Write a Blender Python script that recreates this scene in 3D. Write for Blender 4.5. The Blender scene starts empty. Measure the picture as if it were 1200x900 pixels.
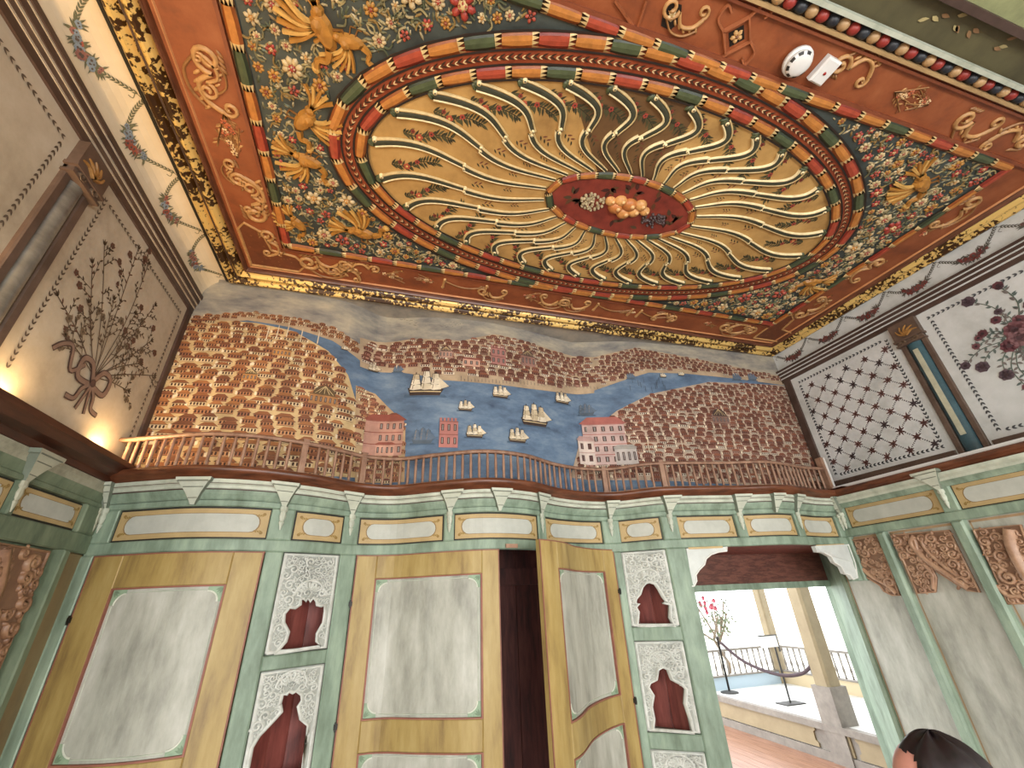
import bpy, bmesh, math, random
import numpy as np
from mathutils import Vector, Matrix
from mathutils.geometry import tessellate_polygon

# ---------------------------------------------------------------- camera
FPX, YAW, PITCH, ROLL = 490.8, 0.298728, 0.477485, -0.0451019
EYE = (0.0, 0.0, 1.75)
_f = Vector((math.sin(YAW)*math.cos(PITCH), math.cos(YAW)*math.cos(PITCH), math.sin(PITCH)))
_r0 = Vector((math.cos(YAW), -math.sin(YAW), 0)); _u0 = _r0.cross(_f)
_r = _r0*math.cos(ROLL)+_u0*math.sin(ROLL); _u = -_r0*math.sin(ROLL)+_u0*math.cos(ROLL)
scn = bpy.context.scene
COL = scn.collection
cam = bpy.data.cameras.new('camera'); camo = bpy.data.objects.new('camera', cam); COL.objects.link(camo)
cam.sensor_width = 36; cam.lens = FPX/1200*36; cam.clip_start = .02; cam.clip_end = 200
camo.matrix_world = Matrix(((_r.x, _u.x, -_f.x, EYE[0]), (_r.y, _u.y, -_f.y, EYE[1]), (_r.z, _u.z, -_f.z, EYE[2]), (0, 0, 0, 1)))
scn.camera = camo

# ---------------------------------------------------------------- sky, daylight, exposure
w = bpy.data.worlds.new('sky'); scn.world = w; w.use_nodes = True
bg = w.node_tree.nodes['Background']; bg.inputs[0].default_value = (0.93, 0.97, 1.0, 1); bg.inputs[1].default_value = 5.0
vs = scn.view_settings
vs.view_transform = 'Standard'; vs.look = 'None'; vs.gamma = 1; vs.use_curve_mapping = False; vs.exposure = 0.0

def area(name, loc, aim, sx, sy, power, col):
    l = bpy.data.lights.new(name, 'AREA'); l.shape = 'RECTANGLE'; l.size = sx; l.size_y = sy; l.energy = power; l.color = col
    o = bpy.data.objects.new(name, l); COL.objects.link(o); o.location = loc
    o.rotation_euler = (Vector(aim)-Vector(loc)).to_track_quat('-Z', 'Y').to_euler()
    return o
# daylight entering by the three tall windows of the back wall and two of the left wall (behind the camera)
for wx in (-0.1, 1.5, 3.0):
    area('window_daylight', (wx, -2.32, 1.5), (wx, .6, .55), 1.0, 1.8, 74, (1.0, 0.985, 0.95))
for wy in (-0.2, -1.45):
    area('window_daylight', (-1.44, wy, 1.35), (1.4, wy+.8, .6), 0.8, 1.5, 44, (1.0, 0.985, 0.95))

# ---------------------------------------------------------------- helpers
def lin(h):
    if isinstance(h, str):
        h = h.lstrip('#'); c = [int(h[i:i+2], 16)/255 for i in (0, 2, 4)]
    else: c = [x/255 for x in h]
    return tuple(x/12.92 if x <= .04045 else ((x+.055)/1.055)**2.4 for x in c)

class MB:
    """collects faces with one colour each, in local (u, v, h) or world space"""
    def __init__(s): s.v = []; s.f = []; s.c = []
    def add(s, vs, fs, col):
        n = len(s.v); s.v.extend(vs); s.f.extend([tuple(i+n for i in f) for f in fs]); s.c.extend([col]*len(fs)); return s
    def poly(s, pts, col, h=0.0):
        return s.add([(p[0], p[1], h if len(p) < 3 else p[2]) for p in pts], [tuple(range(len(pts)))], col)
    def box(s, u0, u1, v0, v1, h0, h1, col, nu=1):
        vs = []; fs = []
        for i in range(nu+1):
            u = u0+(u1-u0)*i/nu
            vs += [(u, v0, h0), (u, v1, h0), (u, v1, h1), (u, v0, h1)]
        for i in range(nu):
            a = 4*i; b = a+4
            for k in range(4):
                k2 = (k+1) % 4; fs.append((a+k, a+k2, b+k2, b+k))
        fs += [(0, 1, 2, 3), (4*nu+3, 4*nu+2, 4*nu+1, 4*nu)]
        return s.add(vs, fs, col)
    def bevbox(s, u0, u1, v0, v1, h0, h1, col, b=.006, nu=1):
        # box with a chamfered front
        s.box(u0, u1, v0, v1, h0, h1-b, col, nu)
        vs = []; fs = []
        for i in range(nu+1):
            t = i/nu; ua = u0+(u1-u0)*t; ub = (u0+b)+(u1-u0-2*b)*t
            vs += [(ua, v0, h1-b), (ub, v0+b, h1), (ub, v1-b, h1), (ua, v1, h1-b)]
        for i in range(nu):
            a = 4*i; q = a+4
            for k in range(3): fs.append((a+k, a+k+1, q+k+1, q+k))
        fs += [(0, 1, 2, 3), (4*nu+3, 4*nu+2, 4*nu+1, 4*nu)]
        return s.add(vs, fs, col)
    def tube(s, path, r, col, n=6, taper=None):
        P = [Vector(p) for p in path]; vs = []; fs = []
        for i, p in enumerate(P):
            d = (P[min(i+1, len(P)-1)]-P[max(i-1, 0)]); d = d.normalized() if d.length > 1e-9 else Vector((0, 0, 1))
            a = d.cross(Vector((0, 0, 1)))
            if a.length < .1: a = d.cross(Vector((0, 1, 0)))
            a.normalize(); b = d.cross(a)
            rr = r if taper is None else r*taper[i]
            for k in range(n):
                t = 2*math.pi*k/n; q = p+a*math.cos(t)*rr+b*math.sin(t)*rr; vs.append(tuple(q))
        for i in range(len(P)-1):
            for k in range(n):
                k2 = (k+1) % n; fs.append((i*n+k, i*n+k2, (i+1)*n+k2, (i+1)*n+k))
        fs += [tuple(range(n)), tuple(range(len(P)*n-1, len(P)*n-n-1, -1))]
        return s.add(vs, fs, col)
    def ridge(s, path, w, h, col, h0=0.0, taper=None, flat=False):
        # half-round strip lying on the surface; flat = plain painted stroke
        vs = []; fs = []; n = len(path); m = 2 if flat else 4
        for i in range(n):
            x0, y0 = path[max(i-1, 0)][:2]; x1, y1 = path[min(i+1, n-1)][:2]
            dx, dy = x1-x0, y1-y0; L = math.hypot(dx, dy) or 1; nx, ny = -dy/L, dx/L
            k = 1 if taper is None else taper[i]; x, y = path[i][:2]
            if flat: vs += [(x-nx*w*k, y-ny*w*k, h0+i*4e-5), (x+nx*w*k, y+ny*w*k, h0+i*4e-5)]
            else:
                vs += [(x-nx*w*k, y-ny*w*k, h0), (x-nx*w*k*.55, y-ny*w*k*.55, h0+h*k), (x+nx*w*k*.55, y+ny*w*k*.55, h0+h*k), (x+nx*w*k, y+ny*w*k, h0)]
        for i in range(n-1):
            for j in range(m-1): fs.append((i*m+j, i*m+j+1, (i+1)*m+j+1, (i+1)*m+j))
        return s.add(vs, fs, col)
    def dome(s, x, y, rx, ry, h, col, ang=0, n=8, h0=0.0, rings=2):
        vs = []; fs = []; ca, sa = math.cos(ang), math.sin(ang)
        for j in range(rings):
            t = j/rings; k = math.cos(t*math.pi/2); hh = h0+h*math.sin(t*math.pi/2)
            for i in range(n):
                a = 2*math.pi*i/n; px, py = rx*k*math.cos(a), ry*k*math.sin(a)
                vs.append((x+px*ca-py*sa, y+px*sa+py*ca, hh))
        vs.append((x, y, h0+h))
        for j in range(rings-1):
            for i in range(n):
                i2 = (i+1) % n; fs.append((j*n+i, j*n+i2, (j+1)*n+i2, (j+1)*n+i))
        b = (rings-1)*n
        for i in range(n): fs.append((b+i, b+(i+1) % n, rings*n))
        return s.add(vs, fs, col)
    def lathe(s, prof, cx, cy, col, n=10):
        vs = []; fs = []
        for r, z in prof:
            for k in range(n):
                a = 2*math.pi*k/n; vs.append((cx+r*math.cos(a), cy+r*math.sin(a), z))
        for i in range(len(prof)-1):
            for k in range(n):
                k2 = (k+1) % n; fs.append((i*n+k, i*n+k2, (i+1)*n+k2, (i+1)*n+k))
        fs += [tuple(range(n)), tuple(range(len(prof)*n-1, len(prof)*n-n-1, -1))]
        return s.add(vs, fs, col)
    def plate(s, outer, hole, h0, h1, col, rim=None):
        # flat plate with thickness, maybe with a hole
        loops = [outer]+([hole] if hole else [])
        pts = [p for l in loops for p in l]
        tri = tessellate_polygon([[Vector((p[0], p[1], 0)) for p in l] for l in loops])
        s.add([(p[0], p[1], h1) for p in pts], [tuple(t) for t in tri], col)
        for l in loops:
            n = len(l)
            s.add([(p[0], p[1], h1) for p in l]+[(p[0], p[1], h0) for p in l], [(i, (i+1) % n, n+(i+1) % n, n+i) for i in range(n)], rim or col)
        return s
    def split_u(s, step):
        # cut faces along u so that painted shapes follow a curved wall
        o = MB()
        for f, c in zip(s.f, s.c):
            pts = [s.v[i] for i in f]; us = [q[0] for q in pts]; k0 = math.floor(min(us)/step); k1 = math.ceil(max(us)/step)
            if k1-k0 <= 1: o.poly(pts, c); continue
            for k in range(k0, k1):
                q = clip_u(pts, k*step, (k+1)*step)
                if len(q) > 2: o.poly(q, c)
        s.v, s.f, s.c = o.v, o.f, o.c; return s
    def map(s, fn): s.v = [tuple(fn(*p)) for p in s.v]; return s
    def shift(s, du, dv, ang=0, k=1):
        ca, sa = math.cos(ang)*k, math.sin(ang)*k
        s.v = [(du+p[0]*ca-p[1]*sa, dv+p[0]*sa+p[1]*ca, p[2]*(1 if len(p) > 2 else 1)) for p in s.v]; return s
    def join(s, o): return s.add(o.v, [], None) if not o.f else s._join(o)
    def _join(s, o):
        n = len(s.v); s.v.extend(o.v); s.f.extend([tuple(i+n for i in f) for f in o.f]); s.c.extend(o.c); return s
    def mesh(s, name, mat, smooth=False):
        me = bpy.data.meshes.new(name); me.from_pydata([tuple(map(float, p)) for p in s.v], [], s.f)
        ca = me.color_attributes.new('Col', 'FLOAT_COLOR', 'CORNER')
        buf = np.ones((len(me.loops), 4), dtype=np.float32); k = 0
        for f, c in zip(s.f, s.c):
            buf[k:k+len(f), :3] = c if c is not None else (1, 1, 1); k += len(f)
        ca.data.foreach_set('color', buf.ravel())
        me.materials.append(mat)
        if smooth:
            bm = bmesh.new(); bm.from_mesh(me); bmesh.ops.recalc_face_normals(bm, faces=bm.faces[:]); bm.to_mesh(me); bm.free()
            me.polygons.foreach_set('use_smooth', [True]*len(me.polygons))
        me.update(); return me
    def build(s, name, mat, parent=None, smooth=False, label=None, kind=None):
        return link(name, s.mesh(name, mat, smooth), parent, label, kind)

def link(name, me, parent=None, label=None, kind=None, loc=None, rz=None, scale=None):
    o = bpy.data.objects.new(name, me); COL.objects.link(o); o.parent = parent
    if label: o['label'] = label
    if kind: o['kind'] = kind
    if loc is not None: o.location = loc
    if rz is not None: o.rotation_euler = (0, 0, rz)
    if scale is not None: o.scale = scale
    return o
def tag(o, label, cat=None, group=None, kind=None):
    o['label'] = label
    if cat: o['category'] = cat
    if group: o['group'] = group
    if kind: o['kind'] = kind
    return o
def empty(name, loc=(0, 0, 0), parent=None):
    o = bpy.data.objects.new(name, None); COL.objects.link(o); o.location = loc; o.parent = parent; o.empty_display_size = .1
    return o

# ---------------------------------------------------------------- materials
def mat_attr(name, rough=.6, var=.25, scale=14, bump=0.0, metal=0.0, stretch=(1, 1, 1)):
    m = bpy.data.materials.new(name); m.use_nodes = True; nt = m.node_tree; N = nt.nodes; L = nt.links
    b = N['Principled BSDF']; b.inputs['Roughness'].default_value = rough; b.inputs['Metallic'].default_value = metal
    at = N.new('ShaderNodeAttribute'); at.attribute_name = 'Col'
    tc = N.new('ShaderNodeNewGeometry'); mp = N.new('ShaderNodeMapping'); mp.inputs['Scale'].default_value = stretch
    no = N.new('ShaderNodeTexNoise'); no.inputs['Scale'].default_value = scale; no.inputs['Detail'].default_value = 6; no.inputs['Roughness'].default_value = .65
    mr = N.new('ShaderNodeMapRange'); mr.inputs[1].default_value = .3; mr.inputs[2].default_value = .7; mr.inputs[3].default_value = 1-var; mr.inputs[4].default_value = 1+var*.6
    mx = N.new('ShaderNodeVectorMath'); mx.operation = 'SCALE'
    L.new(tc.outputs['Position'], mp.inputs[0]); L.new(mp.outputs[0], no.inputs['Vector']); L.new(no.outputs[0], mr.inputs[0])
    L.new(at.outputs['Color'], mx.inputs[0]); L.new(mr.outputs[0], mx.inputs['Scale']); L.new(mx.outputs[0], b.inputs['Base Color'])
    if bump:
        bp = N.new('ShaderNodeBump'); bp.inputs['Strength'].default_value = bump; bp.inputs['Distance'].default_value = .01
        L.new(no.outputs[0], bp.inputs['Height']); L.new(bp.outputs[0], b.inputs['Normal'])
    return m
def mat_noise(name, cols, scale=6, rough=.6, stretch=(1, 1, 1), bump=0.0, detail=8, metal=0.0, lo=.3, hi=.7, spec=.5):
    m = bpy.data.materials.new(name); m.use_nodes = True; nt = m.node_tree; N = nt.nodes; L = nt.links
    b = N['Principled BSDF']; b.inputs['Roughness'].default_value = rough; b.inputs['Metallic'].default_value = metal; b.inputs['Specular IOR Level'].default_value = spec
    tc = N.new('ShaderNodeNewGeometry'); mp = N.new('ShaderNodeMapping'); mp.inputs['Scale'].default_value = stretch
    no = N.new('ShaderNodeTexNoise'); no.inputs['Scale'].default_value = scale; no.inputs['Detail'].default_value = detail; no.inputs['Roughness'].default_value = .65
    cr = N.new('ShaderNodeValToRGB'); e = cr.color_ramp.elements; e[0].position = lo; e[1].position = hi
    e[0].color = (*lin(cols[0]), 1); e[1].color = (*lin(cols[-1]), 1)
    for i, c in enumerate(cols[1:-1]):
        k = e.new(lo+(hi-lo)*(i+1)/(len(cols)-1)); k.color = (*lin(c), 1)
    L.new(tc.outputs['Position'], mp.inputs[0]); L.new(mp.outputs[0], no.inputs['Vector']); L.new(no.outputs[0], cr.inputs[0]); L.new(cr.outputs[0], b.inputs['Base Color'])
    if bump:
        bp = N.new('ShaderNodeBump'); bp.inputs['Strength'].default_value = bump; bp.inputs['Distance'].default_value = .01
        L.new(no.outputs[0], bp.inputs['Height']); L.new(bp.outputs[0], b.inputs['Normal'])
    return m
PAINT = mat_attr('painted_surface', .6, .22, 16)
RELIEF = mat_attr('painted_carving', .45, .28, 22)
MURAL = mat_attr('mural_paint', .7, .30, 7)
GREEN = mat_noise('green_paint', ['#61715f', '#7f9280', '#98aa95'], 5, .55, (2.2, 2.2, .6), .12)
WHITEA = mat_noise('aged_shaded_white_moulding_paint', ['#7d7d6c', '#9d9b87', '#b0ae9a'], 9, .55, (1, 1, 1), .08)  # tan-grey white: age and the left wall's shade in one colour
CARVEG = mat_noise('shaded_grey_carving_ground', ['#8f9189', '#a8aaa3'], 14, .6)  # recess ground darkened: age and shade put into the colour
CARVED = mat_noise('shaded_brown_carving_ground', ['#6f5240', '#876750'], 12, .6)  # darkened against the ridges so the recesses look shaded
GREEND = mat_noise('green_paint_shaded', ['#4b5848', '#68765f', '#7c8870'], 5, .6, (2, 2, .7), .1)  # darker copy of the green, shade of the left wall put into it
OCHRE = mat_noise('ochre_door_paint', ['#7f673d', '#a08850', '#b09a63'], 4, .5, (3, 3, .6), .15)
GREY = mat_noise('grey_panel_paint', ['#85857b', '#a9a99d', '#c2c2b8'], 3.2, .55, (2.4, 2.4, .8), .1)
CREAM = mat_noise('cream_panel_paint', ['#b9b3a2', '#cdc8b8', '#dbdad0'], 5, .6, (1, 1, 1.6), .06)
WHITE = mat_noise('white_moulding_paint', ['#98a08f', '#b4baaa', '#c4c9ba'], 9, .55, (1, 1, 1), .08)
CARVEW = mat_noise('white_carving_paint', ['#a8aaa2', '#c4c6bf', '#d0d1cb'], 18, .5, (1, 1, 1), .12)
WALNUT = mat_noise('walnut_ledge_wood', ['#3a1f14', '#5f3622', '#754730'], 7, .35, (1, 1, 6), .06)
WALNUTD = mat_noise('dark_walnut_wood', ['#2c170f', '#472618', '#583220'], 6, .4, (3, .6, 3), .08)
RAILWOOD = mat_noise('weathered_baluster_wood', ['#6e5142', '#8d6c58', '#a1826c'], 18, .5, (1, 1, .5), .06)
NICHE = mat_noise('niche_red_wood', ['#4d221e', '#773a32', '#8c4c42'], 8, .55, (3, 3, .5), .1)
CUPB = mat_noise('cupboard_board_wood', ['#2b120f', '#532621', '#6b3a30'], 6, .6, (4, 4, .5), .1)
GRAIN = mat_noise('grained_lintel_wood', ['#3c231d', '#6b4337', '#4a2b24', '#7d5546'], 5, .5, (1.4, 1.4, 7), .05, lo=.25, hi=.75)
PLASTL = mat_noise('cream_wall_plaster', ['#9f917b', '#b8aa93', '#c7bba6'], 3, .8, (1, 1, 1), .1)
PLASTR = mat_noise('white_wall_plaster', ['#b0b2ae', '#c8cac8', '#d6d7d6'], 3, .8, (1, 1, 1), .08)
COVE = mat_noise('cream_cove_plaster', ['#d6c4a2', '#e3d3b6'], 4, .8, (1, 1, 1), .05)
TERRA = mat_noise('terracotta_ceiling_paint', ['#6b3820', '#8a4a28', '#9a5a36'], 5, .5, (1, 1, 1), .1)
RUST = mat_noise('rust_band_paint', ['#6f2f1a', '#8a3f22', '#98502f'], 9, .5)
SLATE = mat_noise('slate_field_paint', ['#262b29', '#383f3c', '#454d48'], 6, .6)
SAND = mat_noise('golden_sand_field_paint', ['#8f6c3c', '#b08a50', '#c09b60'], 4, .6)
OXBLOOD = mat_noise('oxblood_oval_paint', ['#5b211a', '#7d3226', '#8c3e2e'], 9, .5)
CARVEB = mat_noise('brown_carving_lit_paint', ['#8a6850', '#a68369', '#b89678'], 16, .45, (1, 1, 1), .1)  # lightened so the carved ridges carry painted highlights
DARK = mat_noise('dark_brown_trim', ['#3a2a22', '#54413a'], 8, .5)
DARKL = mat_noise('umber_trim', ['#4a3a30', '#6a564a'], 8, .5)
TEAL = mat_noise('teal_column_paint', ['#2c464f', '#3f5f68'], 9, .5)
OLIVE = mat_noise('olive_ceiling_paint', ['#45402a', '#5d573a'], 5, .6)
FLOORW = mat_noise('floor_plank_wood', ['#6f4a38', '#8f6650', '#a57c64'], 5, .35, (7, .7, 1), .05)
BLACK = mat_noise('black_iron', ['#15130f', '#26231e'], 20, .5)
STONEW = mat_noise('white_platform_felt', ['#c9c7c2', '#dddbd6'], 6, .8)
HALLY = mat_noise('pale_yellow_hall_paint', ['#857559', '#9a8a6c'], 4, .6)
HALLG = mat_noise('grey_hall_wood', ['#6f675f', '#8c847a'], 8, .6)
PLASTIC = mat_noise('white_plastic', ['#d9dad8', '#e6e6e4'], 4, .35)
# gold moulding with a brown floral print
GOLD = bpy.data.materials.new('printed_gold_moulding'); GOLD.use_nodes = True
def _gold():
    nt = GOLD.node_tree; N = nt.nodes; L = nt.links; b = N['Principled BSDF']; b.inputs['Roughness'].default_value = .35; b.inputs['Metallic'].default_value = .25
    g = N.new('ShaderNodeNewGeometry')
    n1 = N.new('ShaderNodeTexNoise'); n1.inputs['Scale'].default_value = 42; n1.inputs['Detail'].default_value = 3
    n2 = N.new('ShaderNodeTexNoise'); n2.inputs['Scale'].default_value = 4.2; n2.inputs['Detail'].default_value = 1
    ad = N.new('ShaderNodeMath'); ad.operation = 'MULTIPLY_ADD'; ad.inputs[1].default_value = .75
    cr = N.new('ShaderNodeValToRGB'); e = cr.color_ramp.elements
    e[0].position = .86; e[0].color = (*lin('#e2bf72'), 1); e[1].position = .91; e[1].color = (*lin('#40280f'), 1)
    L.new(g.outputs['Position'], n1.inputs['Vector']); L.new(g.outputs['Position'], n2.inputs['Vector'])
    L.new(n2.outputs[0], ad.inputs[0]); L.new(n1.outputs[0], ad.inputs[2]); L.new(ad.outputs[0], cr.inputs[0]); L.new(cr.outputs[0], b.inputs['Base Color'])
_gold()

# ---------------------------------------------------------------- the plan of the room
XLL, XRL = -1.47, 3.62            # lower side walls
XLU = -1.50                       # upper left wall
ZC = 4.03                         # ceiling
ZLT, ZLB = 2.475, 2.395           # gallery ledge top and bottom
YB = -2.4                         # back wall
KX = [-1.46,-1.25,-1.0,-0.72,-0.44,-0.14,0.05,0.30,0.62,0.90,1.21,1.50,1.69,1.92,2.20,2.55,2.90,3.15,3.40,3.58]
KY = [2.76,2.67,2.58,2.585,2.69,2.88,2.895,2.765,2.635,2.68,2.86,2.94,2.92,2.75,2.675,2.62,2.545,2.585,2.64,2.64]
def hermite(KX, KY):
    n = len(KX); h = [KX[i+1]-KX[i] for i in range(n-1)]; d = [(KY[i+1]-KY[i])/h[i] for i in range(n-1)]
    m = [d[0]]+[(d[k-1]*h[k]+d[k]*h[k-1])/(h[k]+h[k-1]) for k in range(1, n-1)]+[d[-1]]
    def fn(x):
        x = min(max(x, KX[0]), KX[-1]); i = 0
        while i < n-2 and x > KX[i+1]: i += 1
        t = (x-KX[i])/h[i]
        return (2*t**3-3*t*t+1)*KY[i]+(t**3-2*t*t+t)*h[i]*m[i]+(-2*t**3+3*t*t)*KY[i+1]+(t**3-t*t)*h[i]*m[i+1]
    return fn
ledge = hermite(KX, KY)                    # serpentine edge of the gallery
def W(x): return ledge(x)+.07              # face of the panelled wall below it
mural_y = hermite([-1.6,-1.2,-.8,-.4,-.16,-.08,.2,.65,1.1,1.5,1.62,1.75,2.1,2.6,3.2,4.0],
                  [3.02,2.985,2.98,3.05,3.17,3.165,3.09,3.05,3.09,3.17,3.19,3.16,3.07,3.02,2.985,2.965])
def xr(y): return 3.901+(2.959-y)*.0583    # upper right wall, a little out of square
# surface coordinates (u, v, h = towards the room)
def s_front(u, v, h): return (u, W(u)-h, v)
def s_mural(u, v, h): return (u, mural_y(u)-h, v)
def s_lu(u, v, h): return (XLU+h, u, v)
def s_ll(u, v, h): return (XLL+h, u, v)
def s_rl(u, v, h): return (XRL-h, u, v)
def s_ru(u, v, h): return (xr(u)-h, u, v)
def s_ceil(u, v, h): return (u, v, ZC-h)
# where a sight line of the photograph meets a surface
def ray(px, py):
    return _r*((px-600)/FPX)+_u*((450-py)/FPX)+_f
def hit_x(px, py, X): d = ray(px, py); t = X/d.x; return (d.y*t, EYE[2]+d.z*t)
def hit_y(px, py, Y): d = ray(px, py); t = Y/d.y; return (d.x*t, EYE[2]+d.z*t)
def hit_z(px, py, Z): d = ray(px, py); t = (Z-EYE[2])/d.z; return (d.x*t, d.y*t)
def hit_curve(px, py, fn):
    d = ray(px, py); t = 2.7/d.y
    for _ in range(40): t += (fn(d.x*t)-d.y*t)/d.y*.7
    return (d.x*t, EYE[2]+d.z*t)
def hf(px, py): return hit_curve(px, py, W)
def hm(px, py): return hit_curve(px, py, mural_y)
def hru(px, py):
    d = ray(px, py); t = (3.901+2.959*.0583)/(d.x+.0583*d.y); return (d.y*t, EYE[2]+d.z*t)

# ---------------------------------------------------------------- painted motifs, all in (u, v)
rnd = random.Random(5)
def P2(x, y, r, a): return (x+r*math.cos(a), y+r*math.sin(a))
def leaf(mb, x, y, ang, L, w, col, h=.002):
    c, s = math.cos(ang), math.sin(ang)
    pts = [(0, 0), (.3, .8), (.6, .75), (1, 0), (.6, -.75), (.3, -.8)]
    mb.poly([(x+a*L*c-b*w*s, y+a*L*s+b*w*c) for a, b in pts], col, h)
def bloom(mb, x, y, r, col, ctr, n=5, h=.002, dh=0.0, ang=0):
    for i in range(n):
        a = ang+2*math.pi*i/n; cx, cy = P2(x, y, r*.55, a)
        if dh: mb.dome(cx, cy, r*.5, r*.36, dh, col, a, 6, h)
        else: mb.poly([P2(cx, cy, r*.45, a+2*math.pi*k/6) for k in range(6)], col, h)
    if dh: mb.dome(x, y, r*.33, r*.33, dh*1.5, ctr, 0, 6, h)
    else: mb.poly([P2(x, y, r*.33, 2*math.pi*k/7) for k in range(7)], ctr, h+.0008)
def curve(pts, n=8):
    # smooth polyline through points
    out = []
    for i in range(len(pts)-1):
        p0 = pts[max(i-1, 0)]; p1 = pts[i]; p2 = pts[i+1]; p3 = pts[min(i+2, len(pts)-1)]
        for k in range(n):
            t = k/n
            out.append(tuple(.5*(2*b+(c-a)*t+(2*a-5*b+4*c-d)*t*t+(3*b-a-3*c+d)*t**3) for a, b, c, d in zip(p0, p1, p2, p3)))
    out.append(tuple(pts[-1])); return out
def spiral(x, y, r, a0, turns, n=16, k=.18):
    return [P2(x, y, r*(1-(1-k)*i/n), a0+turns*2*math.pi*i/n) for i in range(n+1)]
def chain(mb, path, step, L, w, col, h=.002):
    # row of paired leaves, like a laurel string
    acc = 0; px, py = path[0]
    for x, y in path[1:]:
        d = math.hypot(x-px, y-py); a = math.atan2(y-py, x-px)
        while acc+d >= step:
            t = (step-acc)/d; px, py = px+(x-px)*t, py+(y-py)*t; d = math.hypot(x-px, y-py); acc = 0
            leaf(mb, px, py, a+.45, L, w, col, h); leaf(mb, px, py, a-.45, L, w, col, h+.0004)
        acc += d; px, py = x, y
def lerp(a, b, t): return tuple(p+(q-p)*t for p, q in zip(a, b))
def jig(c, k=.15):
    f = 1+rnd.uniform(-k, k); return tuple(min(1, v*f) for v in c)
def clip_u(pts, a, b):
    def cl(pts, lim, keep_gt):
        out = []
        for i in range(len(pts)):
            p, q = pts[i], pts[(i+1) % len(pts)]
            ip = p[0] >= lim if keep_gt else p[0] <= lim; iq = q[0] >= lim if keep_gt else q[0] <= lim
            if ip: out.append(p)
            if ip != iq:
                t = (lim-p[0])/(q[0]-p[0]); out.append(tuple(x+(y-x)*t for x, y in zip(p, q)))
        return out
    return cl(cl(pts, a, True), b, False)
# ================================================================ STRUCTURE
def struct(o, label, cat=None):
    o['kind'] = 'structure'; o['label'] = label
    return o
WC = (1, 1, 1)
# ---- floor
mb = MB().poly([(-1.6, YB, 0), (3.75, YB, 0), (3.75, 2.7, 0), (3.75, 3.3, 0), (-1.6, 3.3, 0)], WC)
struct(mb.build('floor', FLOORW), 'brown wooden floor of the painted room')
# ---- back wall with three tall windows (behind the camera)
mb = MB()
xs = [-1.6, -.6, .4, 1.0, 2.0, 2.5, 3.5, 4.3]
for i in range(len(xs)-1):
    if i % 2 == 0: mb.box(xs[i], xs[i+1], YB-.1, YB, 0, ZC+.1, WC)
    else: mb.box(xs[i], xs[i+1], YB-.1, YB, 0, .5, WC); mb.box(xs[i], xs[i+1], YB-.1, YB, 2.5, ZC+.1, WC)
struct(mb.build('wall_back', PLASTR), 'back wall with three tall windows')
for i, (a, b) in enumerate(((-.6, .4), (1.0, 2.0), (2.5, 3.5))):
    fr = MB()
    for (u0, u1, v0, v1) in ((a, a+.05, .5, 2.5), (b-.05, b, .5, 2.5), (a, b, .5, .55), (a, b, 2.45, 2.5), (a, b, 1.5, 1.54), ((a+b)/2-.015, (a+b)/2+.015, .5, 2.5)):
        fr.box(u0, u1, YB-.09, YB-.04, v0, v1, WC)
    struct(fr.build('window_%d' % (i+1), WHITE), 'tall white window frame in the back wall, %s' % ('nearest the left wall', 'middle of three', 'nearest the right wall')[i])

# ---- lower left wall
wl = empty('wall_left'); struct(wl, 'left wall: shade-toned green panelling below, cream painted panels above')
MB().box(XLL-.05, XLL-.02, -.9+.0, 2.95, 0, 2.45, WC).build('panelling_back', GREEND, wl)
MB().box(-1.66, -1.62, -.9, 3.66, 0, 4.2, WC).build('outer_skin', PLASTR, wl)  # unseen outer layer added to stop sky light leaking in
mb = MB(); mb.box(XLL-.05, XLL-.02, YB, -.9, 0, .5, WC); mb.box(XLL-.05, XLL-.02, YB, -.9, 2.2, 2.45, WC); mb.build('window_pier', GREEND, wl)
def part_box(name, mat, parent, smap, u0, u1, v0, v1, h0, h1, b=.006, nu=1, label=None):
    return MB().bevbox(u0, u1, v0, v1, h0, h1, WC, b, nu).map(smap).build(name, mat, parent, False, label)
part_box('rail', GREEND, wl, s_ll, -.9, 2.83, 2.05, 2.14, -.02, .012)
part_box('rail', GREEND, wl, s_ll, -.9, 2.83, 2.275, 2.30, -.02, .012)
for y0, y1 in ((2.68, 2.83), (2.21, 2.245), (1.62, 1.70)): part_box('stile', GREEND, wl, s_ll, y0, y1, 2.14, 2.275, -.02, .012)
part_box('stile', GREEND, wl, s_ll, 2.62, 2.665, 0, 2.05, -.02, .03)
part_box('stile', GREEND, wl, s_ll, 1.95, 2.0, 0, 2.05, -.02, .03)
part_box('corner_panel', mat_noise('brown_wash_panel', ['#6b5a42', '#83714f', '#8f7d5c'], 4, .6, (1, 1, .5)), wl, s_ll, 2.665, 2.83, 0, 2.05, -.02, -.004)
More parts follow.
